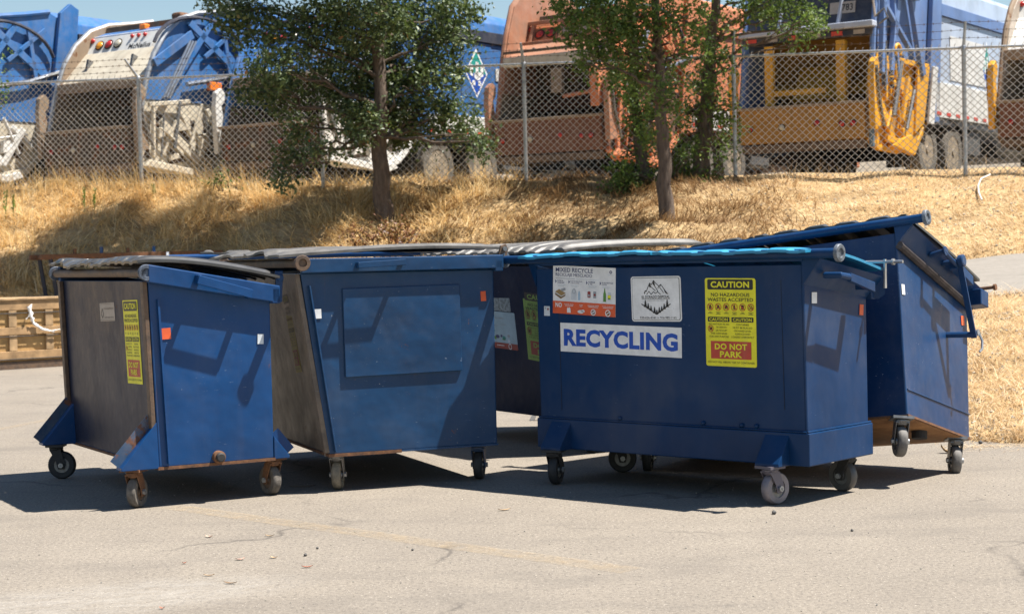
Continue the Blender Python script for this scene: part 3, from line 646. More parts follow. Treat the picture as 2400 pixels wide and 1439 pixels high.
def wheel(parent, x, y, z, r=.51, w=.30, side=1):
    prof = [(-w/2, r*.60), (-w/2, r*.93), (-w/2+.035, r*.985), (-w*.2, r), (w*.2, r), (w/2-.035, r*.985), (w/2, r*.93), (w/2, r*.62), (w/2-.14, r*.60)]
    o = MB(); o.lathe(prof, (x, y, z), (side, 0, 0), 32); t_ = o.build('wheel', TTYRE, parent, smooth=35)
    m = MB(); m.lathe([(w/2-.01, r*.63), (w/2-.02, r*.60), (w/2-.11, r*.54), (w/2-.13, r*.33), (w/2-.06, r*.30), (w/2-.03, r*.15), (w/2+.01, r*.12)], (x, y, z), (side, 0, 0), 24); m.build('rim', TRIM, t_, smooth=30)
    m = MB()
    for k in range(8):
        a_ = k*math.pi/4; m.lathe([(0, .018), (.03, .018)], (x+side*(w/2-.125), y+r*.43*math.cos(a_), z+r*.43*math.sin(a_)), (side, 0, 0), 6)
    m.build('lug_nuts', STEEL, t_)
def lamp(parent, x, y, z, r, mat, n=(0, -1, 0), ring=True):
    m = MB(); m.lathe([(-.01, r*1.0), (.012, r*.98), (.03, r*.75), (.036, r*.3)], (x, y, z), n, 14); o = m.build('tail_light', mat, parent, smooth=50)
    if ring: m = MB(); m.lathe([(-.005, r*1.25), (.010, r*1.25), (.010, r*1.02)], (x, y, z), n, 14); m.build('light_bezel', CHAS, o, smooth=30)

def truck(name, label, right_corner, theta, c, group='refuse trucks parked behind the fence'):
    th = rad(theta); Rv = Vector((math.cos(th), -math.sin(th), 0)); base = Vector((right_corner[0], right_corner[1], 2.6))-Rv*1.225
    root = empty(name, Matrix.Translation(base) @ Matrix.Rotation(-th, 4, 'Z'), label, 'garbage truck', group)
    R = random.Random(c.get('seed', 1)); W = 1.225
    up, low, inn = c['upper'], c['lower'], c['inner']
    hz = c.get('hood_z', 2.12)
    arc = [(.10, 1.22), (.22, 1.75), (.33, hz), (.50, 2.52), (.78, 2.90), (1.15, 3.20), (1.6, 3.36), (2.2, 3.45), (2.75, 3.55)] if not c.get('square') else \
          [(.10, 1.22), (.20, 1.75), (.30, hz), (.36, 2.8), (.48, 3.25), (.62, 3.62), (1.1, 3.72), (2.0, 3.72), (2.75, 3.7)]
    arc = c.get('arc', arc)
    out = arc+[(3.0, 3.45), (2.86, 2.2), (2.62, 1.0), (2.1, .55), (1.2, .42), (.3, .45), (.05, .62)]
    zc = c.get('split', 1.75)
    for sx in (-1, 1):          # side plates: lower machinery plate and arched upper plate
        x0, x1 = (W-.07, W) if sx > 0 else (-W, -W+.07)
        lo = [(.10, 1.22), (.10+.12*(zc-1.22)/.53, zc), (2.78, zc), (2.62, 1.0), (2.1, .55), (1.2, .42), (.3, .45), (.05, .62)]
        hi = [(.10+.12*(zc-1.22)/.53, zc)]+[p for p in arc if p[1] > zc+.03]+[(3.0, 3.45), (2.86, 2.2), (2.78, zc)]
        dx = .05 if sx > 0 else 0.
        MB().prism(lo, x0-dx, x1-dx).build('hopper_side', c.get('recess', low) if sx > 0 else c.get('left', TAN), root, .012)
        if sx > 0:
            for (p_, q_) in zip(lo[3:], lo[4:]): MB().bar((W-.01, *p_), (W-.01, *q_), .09, .07, (1, 0, 0)).build('hopper_rim', low, root, .01)
        # upper plate as an open frame: rim band + panel set back
        MB().prism(hi, x0+(.03 if sx < 0 else -.03), x1-(.03 if sx > 0 else -.03)).build('tailgate_side', up if sx > 0 else c.get('leftup', up), root, .01)
        m = MB(); m.tube([(sx*(W-.03), y, z) for y, z in arc], .05, 8); m.build('arch_rim', c.get('rim', TAN), root, smooth=40)
        # container guide horn
        m = MB(); m.prism([(-.06, .75), (-.10, 1.6), (-.06, 1.86), (.06, 1.95), (.16, 1.86), (.14, 1.70), (.06, 1.62), (.14, 1.25), (.2, .8)], sx*(W+.01), sx*(W+.12)); m.build('container_guide', c.get('horn', TAN), root, .01)
        m = MB(); m.tube([(sx*(W+.14), -.02, 1.8), (sx*(W+.15), .05, 1.3), (sx*(W+.13), .3, .8)], .025, 6); m.build('hose', CHAS if sx < 0 else STEEL, root, smooth=50)
    MB().box(-W+.07, W-.07, -.06, .12, .60, 1.20).build('rear_sill', c.get('sill', BRN), root, .02)
    MB().box(-W+.02, W-.02, -.10, .02, 1.185, 1.235).build('sill_rail', c.get('rail', TAN), root, .01)
    MB().box(-W+.1, W-.1, -.04, .10, .44, .575).build('bumper', RUST2, root, .015)
    m = MB()                                  # hopper trough
    prof = [(.10, 1.18), (.35, .80), (.75, .62), (1.2, .68), (1.6, .95), (1.85, 1.35)]
    for (y0, z0), (y1, z1) in zip(prof, prof[1:]): m.add([(-W+.08, y0, z0), (W-.08, y0, z0), (W-.08, y1, z1), (-W+.08, y1, z1)], [(0, 1, 2, 3)])
    m.build('hopper_floor', inn, root)
    m = MB(); m.prism([(1.75, 1.25), (1.35, 1.9), (1.25, 2.6), (1.5, 3.3), (1.62, 3.3), (1.4, 2.6), (1.5, 1.95), (1.9, 1.32)], -W+.09, W-.09); m.build('packer_panel', inn, root, .01)
    m = MB(); m.prism([(1.02, 1.55), (1.12, 1.45), (1.5, 1.5), (1.4, 1.75)], -W+.12, W-.12); m.build('packer_blade', c.get('blade', inn), root, .01)
    # hood
    if not c.get('square'):
        MB().prism([(.36, hz), (.98, 2.75), (1.02, 2.69), (.42, hz-.06)], -W+.07, W-.07).build('canopy', c['hood'], root, .01)
        MB().box(-W+.06, W-.06, .28, .42, hz-.17, hz+.015).build('canopy_lip', c.get('lip', TAN), root, .02)
        MB().prism([(.97, 2.70), (1.20, 3.10), (1.32, 3.10), (1.06, 2.70)], -W+.06, W-.06).build('light_panel', c['panel'], root, .01)
        for k, mt in enumerate(c.get('lights', (LAMB, LRED, LWHT))): lamp(root, -.85+.25*k, 1.07, 2.9, .085, mt, (0, -.87, .5))
        for k in range(3): lamp(root, -.02+.17*k, 1.13, 3.01, .04, LRED, (0, -.87, .5), False)
        for k in (-1.1, 1.1): lamp(root, k, 1.13, 3.01, .05, LRED, (0, -.87, .5), False)
        for k in (-.75, .45):
            m = MB(); m.prism([(.60, 2.36), (.78, 2.56), (.66, 2.60)], k, k+.05); m.build('lift_eye', STEEL, root)
        m = MB(); m.prism([(1.18, 3.08), (1.6, 3.24), (2.2, 3.36), (2.9, 3.45), (2.9, 3.38), (1.2, 3.0)], -W+.05, W-.05); m.build('top_cover', c['hood'] if c.get('topc') is None else c['topc'], root, .01)
    else:
        MB().prism([(.30, hz), (.45, 3.25), (.60, 3.66), (.70, 3.66), (.52, 3.2), (.40, hz)], -W+.07, W-.07).build('rear_panel', c['panel'], root, .01)
        MB().box(-W-.02, W+.02, .12, .34, hz-.05, hz+.06).build('canopy_lip', c['hood'], root, .02)
        MB().box(-W+.02, W-.02, .20, .36, hz-.17, hz-.055).build('reflective_bar', c.get('lip', TNV), root, .01)
        for k in range(6): MB().box(-W+.1+.40*k, -W+.3+.40*k, .193, .199, hz-.15, hz-.075).build('reflector', REFL if k % 2 == 0 else INK['faded'], root)
        for k in (-.55, .55): MB().bar((k, .30, hz+.04), (k+.10, .50, 3.5), .06, .05).build('strut', c['hood'], root, .008)
        lamp(root, .1, .42, hz+.32, .07, LWHT, (0, -1, .1)); lamp(root, -.1, .42, hz+.32, .05, LRED, (0, -1, .1))
        m = MB(); m.prism([(.6, 3.64), (2.9, 3.66), (2.9, 3.6), (.62, 3.58)], -W+.05, W-.05); m.build('top_cover', c['hood'], root, .01)
    for k in (-.95, -.35, .30, .75, .95): lamp(root, k, -.065, .86 if k != .3 else .9, .05, LRED if k != -.35 else LWHT)
    # right side machinery
    X = W+.02
    mech = c['mech']
    if not c.get('square'):
        for k in range(3):
            m = MB(); m.tube([(X+.05, .62+.07*k, 1.75), (X+.05, 1.32+.07*k, 2.82)], .022, 8); m.build('hydraulic_rod', CHROME, root, smooth=40)
        m = MB(); m.tube([(X+.05, 1.2, 2.02), (X+.05, 2.1, 2.18), (X+.05, 3.0, 2.45)], .045, 8); m.build('long_rod', CHROME, root, smooth=40)
        for (p, q, w_) in (((.45, 2.35), (1.4, 2.95), .16), ((1.35, 3.15), (2.75, 2.2), .14), ((.9, 2.0), (1.9, 3.2), .12), ((2.2, 3.2), (2.35, 2.2), .09), ((1.7, 2.55), (2.6, 3.2), .08)):
            MB().bar((X+.02, *p), (X+.02, *q), .05, w_).build('side_brace', up, root, .008)
        m = MB(); m.tube([(X+.03, 1.25+.95*math.cos(a_)*1.25+.35, 2.55+.72*math.sin(a_)) for a_ in np.linspace(.2, 2.9, 14)], .035, 6); m.build('side_arch', TNV, root, smooth=40)
        MB().box(X, X+.1, 1.75, 2.05, 1.95, 2.10).build('orange_flag', BEAC, root, .01) if c.get('flag') else None
    else:
        for (p, q, w_, mt) in (((.35, 1.7), (.55, 3.3), .12, up), ((.75, 1.7), (1.3, 3.5), .14, up), ((1.1, 1.6), (.9, 3.2), .08, up), ((1.6, 3.6), (2.3, 1.8), .16, up), ((.5, 2.9), (1.7, 2.2), .08, up), ((.45, 3.4), (.5, 1.5), .06, up)):
            MB().bar((X+.05, *p), (X+.05, *q), .09, w_).build('side_brace', mt, root, .01)
        m = MB(); m.tube([(X+.12, 1.1, 3.1), (X+.12, 1.9, 3.15)], .085, 10); m.build('hydraulic_cylinder', up, root, smooth=40)
        m = MB(); m.tube([(X+.12, .8, 3.08), (X+.12, 1.1, 3.1)], .045, 8); m.build('hydraulic_rod', CHROME, root, smooth=40)
        m = MB(); m.tube([(X-.2, .0, 3.7), (X+.02, .12, 2.9), (X+.06, .1, 2.62)], .022, 6); m.build('cable', INK['faded'], root, smooth=40)
        m = MB(); m.tube([(X+.06, .1, 2.62), (X+.2, .15, 2.75), (X+.24, .2, 2.6), (X+.1, .15, 2.5)], .02, 6); m.build('hook', STEEL, root, smooth=40)
        m = MB(); m.prism([(1.9, .75), (2.35, .95), (2.68, zc), (2.1, zc)], X, X+.05); m.build('side_panel', mech, root, .008)
    if c.get('square'):                       # lift arms, cylinders and levers on the right flank
        for (x_, p_, q_, w_, mt) in ((.06, (.95, .62), (.30, 1.30), .17, mech), (.05, (1.02, 1.02), (1.42, 1.98), .15, mech), (.10, (1.30, .95), (1.62, 1.72), .10, mech), (.02, (.25, .75), (.30, 2.0), .14, mech), (.07, (.62, 1.25), (.70, 1.95), .07, mech), (.0, (1.75, .75), (1.95, 1.6), .12, mech), (.12, (.5, .62), (1.5, .50), .12, mech), (.03, (.9, 1.55), (.55, 2.05), .06, mech)):
            MB().bar((X+x_-.06, *p_), (X+x_-.06, *q_), .07, w_).build('lift_arm', mt, root, .012)
        for (x_, p_, q_, r_, mt) in ((.09, (.78, 1.0), (1.18, 1.95), .045, STEEL), (.05, (1.15, .9), (.98, 1.9), .03, mech), (.09, (.42, 1.4), (.48, 2.25), .022, STEEL), (.10, (1.35, .8), (1.75, 1.5), .035, STEEL), (.04, (.6, .8), (.95, 1.3), .03, mech)):
            m = MB(); m.tube([(X+x_, *p_), (X+x_, *q_)], r_, 10); m.build('hydraulic_ram', mt, root, smooth=40)
        m = MB(); m.tube([(X+.1, 1.0+.13*math.cos(a_), 2.12+.11*math.sin(a_)) for a_ in np.linspace(-.6, 3.9, 10)], .03, 8); m.build('lift_loop', mech, root, smooth=50)
        for y, z, s_ in ((.5, 1.75, .16), (.85, 1.5, .12), (1.25, .62, .2), (.35, .9, .14), (1.5, 1.3, .13)): MB().box(X-.1, X+.08, y, y+s_, z, z+s_).build('bracket', mech, root, .02)
        for y, z in ((.72, 1.62), (.74, 1.5), (.70, 1.74)): m = MB(); m.lathe([(0, .035), (.06, .03)], (X+.06, y, z), (1, 0, 0), 10); m.build('valve_knob', CHAS, root, smooth=40)
    else:
        J = lambda v: v+R.uniform(-.06, .06); xb = W-.048
        for poly in ([(.33, .95), (.50, 1.42), (.72, 1.38), (.58, .92)], [(.95, 1.0), (1.12, 1.46), (1.5, 1.40), (1.27, .85)], [(1.62, .80), (1.75, 1.30), (2.12, 1.28), (1.97, .75)], [(.75, .60), (1.3, .58), (1.2, .76), (.8, .80)], [(.22, .62), (.3, .9), (.42, .6)]):
            MB().prism([(J(a_), J(b_)) for a_, b_ in poly], xb, xb+.006).build('gap_shade_patch', BRN, root)  # flat dark patches painting the shade of gaps in the machinery
        for (p_, q_, w_) in (((.28, .62), (.42, zc-.05), .10), ((.62, 1.35), (1.50, .62), .15), ((1.45, .60), (1.95, 1.35), .12), ((1.0, 1.55), (1.36, .95), .07), ((1.72, zc-.08), (2.2, .92), .09), ((.55, .75), (.85, 1.3), .05), ((.3, zc-.1), (1.3, zc-.02), .08)):
            MB().bar((X+R.uniform(-.02, .08), J(p_[0]), J(p_[1])), (X+R.uniform(-.02, .08), J(q_[0]), J(q_[1])), .06, w_).build('lift_arm', mech, root, .012)
        for (p_, q_, r_) in (((.80, .80), (1.05, zc-.05), .034), ((1.25, .90), (1.5, zc), .028), ((.5, .7), (.62, 1.5), .02), ((1.8, .8), (1.55, 1.5), .03), ((1.35, 1.1), (2.05, 1.2), .022), ((.9, .95), (.5, 1.25), .02)):
            m = MB(); m.tube([(X+.07, J(p_[0]), J(p_[1])), (X+.07, J(q_[0]), J(q_[1]))], r_, 10); m.build('hydraulic_ram', STEEL if R.random() < .35 else mech, root, smooth=40)
        for (y, z, a_, b_) in ((.95, 1.15, .34, .30), (1.5, .85, .22, .26), (.45, 1.0, .16, .22), (.75, .62, .24, .14)):
            m = MB(); m.prism([(y, z), (y+a_, z+.05), (y+a_*.9, z+b_), (y+.03, z+b_*.9)], X-.03, X+.04+R.uniform(0, .05)); m.build('cover_plate', mech, root, .012)
    m = MB(); m.prism([(.1, .50), (1.6, .32), (1.95, .42), (1.85, .52), (1.55, .45), (.2, .62)] if not c.get('square') else [(.7, .50), (1.75, .36), (1.9, .52), (1.6, .72), (1.1, .62)], X-.02, X+.10); m.build('lower_arm', mech, root, .015)
    if c.get('square'):
        for poly in ([(.42, .85), (.50, 1.25), (.60, 1.2), (.56, .85)], [(1.08, .80), (1.25, .78), (1.34, 1.15), (1.2, 1.1)], [(.84, 1.5), (.9, 1.8), (.98, 1.78), (.96, 1.5)]):
            MB().prism(poly, W-.048, W-.042).build('gap_shade_patch', BRNY, root)  # darker patches in place of shaded gaps, the plate behind is solid
        MB().bar((W-.01, .24, 1.99), (W-.01, 2.74, 1.99), .10, .10).build('flank_beam', mech, root, .012); MB().prism([(1.35, .62), (2.05, .60), (2.3, 1.05), (1.55, 1.3)], W-.04, W+.03).build('flank_plate', mech, root, .012)
        MB().prism([(2.45, .95), (2.72, .95), (2.98, 2.0), (2.74, 2.0)], W+.072, W+.12).build('white_post', TWH, root, .01)
    # body
    bz = 3.62; bp = [(-W, .98), (-W, 2.9), (-W+.08, 3.4), (-W+.4, bz), (W-.4, bz), (W-.08, 3.4), (W, 2.9), (W, .98)]
    if c.get('bodyflat'): bp = [(-W, .98), (-W, bz-.1), (-W+.06, bz), (W-.06, bz), (W, bz-.1), (W, .98)]
    m = MB(); m.prism([(u, v) for u, v in bp], 3.0, 8.7, 'y'); m.build('body', c['body'], root, .03)
    MB().prism([(2.55, 1.0), (2.95, 3.55), (3.2, 3.75), (3.4, 3.65), (3.12, 1.0)], W-.02, W+.07).build('body_post', c.get('post', up), root, .012)
    MB().box(W-.01, W+.045, 3.4, 8.5, 2.98, 3.2).build('body_stripe', c.get('stripe', TNV), root, .008)
    MB().box(W-.01, W+.07, 2.95, 8.6, 1.10, c.get('skirt_z', 1.5)).build('side_skirt', TWH, root, .015)
    MB().box(-W-.07, -W+.01, 2.95, 8.6, 1.10, c.get('skirt_z', 1.5)).build('side_skirt', TWH, root, .015)
    for k in range(10): MB().box(W+.071, W+.076, 3.0+.5*k, 3.22+.5*k, 1.15, 1.21).build('reflector', REFL, root)
    a1, a2 = c.get('axles', (3.5, 4.85))
    for sx in (-1, 1):
        for a_ in (a1, a2): wheel(root, sx*(W-.17), a_, .51, side=sx)
        wheel(root, sx*(W-.22), 9.7, .51, side=sx)
        m = MB()
        ar = [(a1-.72+.0, .62)]+[((a1+a2)/2+((a2-a1)/2+.66)*math.cos(g), .62+.52*math.sin(g)) for g in np.linspace(math.pi, 0, 16)]
        m.tube([(sx*(W-.02), y, z) for y, z in ar], .04, 6); m.build('fender', CHAS if not c.get('fender') else c['fender'], root, smooth=50)
        MB().box(sx*(W-.5), sx*(W-.04), a1-.80, a1-.78, .18, .85).build('mud_flap', DRUB, root)
        MB().box(sx*.32, sx*.42, .9, 10.6, .62, .92).build('chassis_rail', CHAS, root, .01)
    for a_ in (a1, a2): m = MB(); m.tube([(-W+.1, a_, .51), (W-.1, a_, .51)], .09, 8); m.build('axle', CHAS, root, smooth=40)
    MB().box(W-.55, W-.05, a2+.75, a2+1.65, .45, .95).build('fuel_tank', STEEL, root, .06)
    # cab
    m = MB(); m.prism([(8.95, .7), (8.95, 2.75), (9.2, 2.9), (10.5, 2.85), (10.95, 2.0), (11.05, .6), (10.2, .55)], -W+.03, W-.03); cab = m.build('cab', c.get('cab', TWH), root, .04)
    MB().prism([(10.53, 2.75), (10.90, 2.02), (10.93, 2.04), (10.56, 2.78)], -W+.15, W-.15).build('windscreen', flat('dark_glass', (.02, .025, .03), .08), cab)
    for sx in (-1, 1): MB().prism([(9.5, 1.95), (9.5, 2.65), (10.3, 2.6), (10.65, 1.95)], sx*(W-.035), sx*(W-.02)).build('side_window', flat('dark_glass', (.02, .025, .03), .08), cab)
    return root
def diamond_logo(p, x, y, w, h):
    D = lambda k, yo=0.: [(x, y+h/2*k), (x-w/2*k, y), (x, y-h/2*k), (x+w/2*k, y)]
    p.poly(INK['white'], D(1), 1); k = .88
    p.poly(INK['teal'], [(x, y+h/2*k), (x-w/2*k, y), (x+w/2*k, y)], 2); p.poly(INK['blue'], [(x-w/2*k, y-.003), (x, y-h/2*k), (x+w/2*k, y-.003)], 2)
    for dx in (-.22, .03, .24): p.rect(INK['white'], x+dx*w, y+.08*h*(1-abs(dx)*1.5), w*.13, h*.30*(1.1-abs(dx)*1.4), 3, w*.04)
    p.disc(INK['white'], x+.05*w, y-.05*h, w*.16, h*.09, 3)
    for dx in (-.13, .13): p.rect(INK['white'], x+dx*w, y-.20*h, w*.13, h*.10, 3, w*.03)

T1 = truck('garbage_truck', 'blue garbage truck with blue hood parked beside the cream hooded truck', (-10.15, 30.0), 35,
      dict(upper=TB, lower=TCR, recess=TCR, inner=BRN, hood=TB, panel=TB, body=TB, mech=TWH, horn=TAN, rim=TB, post=TB, seed=3, axles=(3.3, 4.65), split=1.45, topc=TB))
T2 = truck('garbage_truck', 'blue garbage truck with cream hood, round tail lights and orange beacon', (-6.57, 30.2), 35,
      dict(upper=TB, lower=TCR, recess=TCR, inner=BRN, hood=TCR, panel=TWH, body=TB, mech=TCR, horn=TAN, left=TAN, leftup=TAN, rim=GALV, sill=BRN, lip=TAN, seed=5, split=1.7, axles=(3.6, 4.95), topc=TB, flag=True, post=TB))
T3 = truck('garbage_truck', 'blue garbage truck with a green and white diamond emblem behind the oak', (-3.24, 29.8), 35,
      dict(upper=TB, lower=TWH, recess=TWH, inner=BRN, hood=TB, panel=TB, body=TB, mech=TWH, horn=TWH, rim=TB, seed=7, split=1.6, axles=(3.35, 4.8), post=TB, topc=TB))
T4 = truck('garbage_truck', 'orange garbage truck with rusty red hopper behind the oak trunks', (1.725, 30.0), 35,
      dict(upper=TOR, lower=TOR, recess=BRNO, inner=BRN, hood=paint('dusty_pink_steel', (.37, .175, .105), seed=30, dust_amt=.4), lights=(LRED, LRED, INK['faded']), panel=TOR, body=TOR, mech=TOR, horn=paint('dusty_pink_steel', (.37, .175, .105), seed=30, dust_amt=.4), left=TAN, leftup=paint('dusty_pink_steel', (.37, .175, .105), seed=30), rim=paint('dusty_pink_steel', (.37, .175, .105), seed=30), sill=BRNO, blade=BRNO, rail=TAN, lip=TCR, hood_z=2.40, arc=[(.10, 1.22), (.22, 1.75), (.33, 2.4), (.45, 2.85), (.66, 3.4), (.95, 3.66), (1.6, 3.74), (2.2, 3.74), (2.75, 3.68)], seed=9, split=1.75, axles=(3.5, 4.85), stripe=TOR, post=TOR, cab=TOR, bodyflat=True))
T5 = truck('garbage_truck', 'steel blue and white garbage truck with yellow hopper and lift arms', (6.05, 28.55), 34,
      dict(square=True, hood_z=2.52, upper=TB5, lower=TYE, inner=BRNY, hood=paint('silver_blue_trim', (.42, .46, .55), seed=31, dust_amt=.1), panel=TNV, body=paint('sky_sheen_blue_body', (.44, .51, .63), seed=34, chips=.77, rust_at=.8, dust_amt=.15, streak=.1, rough=.3, coat=.3, dent=.05, spec=.5), mech=TYE, horn=TYE, left=TB5, leftup=TB5, rim=TB5, sill=BRNY, blade=TYE, rail=TAN, seed=11, nlev=15, recess=TYE, split=1.98, axles=(2.75, 4.1), stripe=TB5, post=TB5, skirt_z=1.75, bodyflat=True))  # body blue lightened so its colour holds the sky's reflection
T6 = truck('garbage_truck', 'pale dusty garbage truck with amber guide horn beside the yellow hopper truck', (10.45, 28.1), 34,
      dict(upper=TWH, lower=TWH, inner=BRN, hood=TWH, panel=TWH, body=TWH, mech=TYE, horn=TYE, left=TAN, leftup=paint('bare_dusty_steel', (.36, .30, .24), seed=33), rim=TAN, sill=BRNO, seed=13, split=1.7, axles=(3.5, 4.85)))
# emblems and lettering on the trucks
ex, eu = (1, 0, 0), (0, .5, .87)
m_ = sheet_on(T2, 'maker_badge', TWH, (.30, 1.010, 2.80), ex, eu, .66, .16, .004); p = Print(); p.text(INK['black'], 'McNeilus', 0, 0, .58, .12, .03); p.build(m_)
MB().box(-.08, .08, 1.35, 1.5, 3.14, 3.26).build('beacon', BEAC, T2, .03)
MB().box(.2, .45, 1.9, 2.2, 3.36, 3.50).build('hose_reel', RUST, T2, .05)
MB().box(-1.30, -1.26, .42, .62, 1.95, 2.25).build('white_plate', TWH, T2, .01)
m_ = sheet_on(T3, 'emblem_panel', TB, (1.232, 4.6, 2.36), (0, 1, 0), (0, 0, 1), 1.0, 1.2, .004); p = Print(); diamond_logo(p, 0, 0, .74, .96); p.build(m_, 'emblem')
MB().box(1.23, 1.242, 5.25, 5.7, 2.25, 2.5).build('white_plate', TWH, T3)
m_ = sheet_on(T5, 'sign_panel', TWH, (1.232, 4.95, 2.25), (0, 1, 0), (0, 0, 1), 2.1, .82, .006); p = Print(); diamond_logo(p, 1.02, -.08, .5, 1.15); p.build(m_, 'emblem')
m_ = sheet_on(T5, 'number_plate', INK['faded'], (.62, .36, 2.86), ex, (0, .15, 1), .46, .20, .006); p = Print(); p.text(INK['black'], '783', .09, 0, .2, .12, .02); p.build(m_)
p = Print(); m_ = sheet_on(T5, 'painted_letters', TNV, (.42, .42, 3.08), ex, (0, .2, 1), 1.3, .36, .002); p.text(INK['faded'], 'CIT', -.3, .0, .42, .24, .03); p.text(INK['faded'], '7', .5, .0, .16, .28, .03); p.build(m_)
for k, (x0, x1, z0, z1) in enumerate(((-.78, -.62, 1.25, 2.3), (.55, .72, 1.25, 2.3))):      # upright yellow guides inside the hopper
    MB().box(x0, x1, .18, .30, z0, z1).build('hopper_guide', TYE, T5, .015)
MB().box(-.62, .35, .20, .28, 1.42, 1.52).build('hopper_bar', TYE, T5, .012); MB().prism([(.9, 1.3), (1.3, 1.95), (1.2, 2.0), (.8, 1.4)], -.55, .45).build('pusher_plate', TYE, T5, .01)
m = MB(); m.tube([(1.245, .02, .45), (1.245, .02, 1.45)], .05, 8); m.build('rubber_post', flat('slate_post', (.10, .15, .2), .6), T5, smooth=40)
PK = MC['dusty_pink_steel']
for x_ in (-1.02, -.36, .5, 1.0): MB().bar((x_, .95, 2.62), (x_, 1.16, 3.12), .07, .09).build('hood_post', PK, T4, .01)
for z_, y_ in ((2.72, .93), (3.12, 1.13)): MB().bar((-1.2, y_, z_), (1.2, y_, z_), .09, .07).build('hood_beam', PK, T4, .01)
MB().bar((-1.15, .30, 2.50), (1.15, .30, 2.50), .05, .05).build('hood_beam', RUST2, T4, .006); MB().box(-.3, .25, 1.035, 1.045, 2.82, 2.98).build('number_plate', INK['faded'], T4)
MB().box(-.12, .12, .30, .38, 1.7, 2.15).build('hanging_flap', TAN, T4, .01)
m = MB(); m.tube([(.15, .3, 1.62), (.9, .25, 1.68)], .04, 6); m.build('broken_rod', TOR, T4, smooth=40)
m = MB(); m.prism([(-.15, 1.35), (-.18, 2.0), (.0, 2.12), (.35, 1.95), (.3, 1.6), (.1, 1.5)], 1.0, 1.18); m.build('hook_arm', TOR, T4, .02)

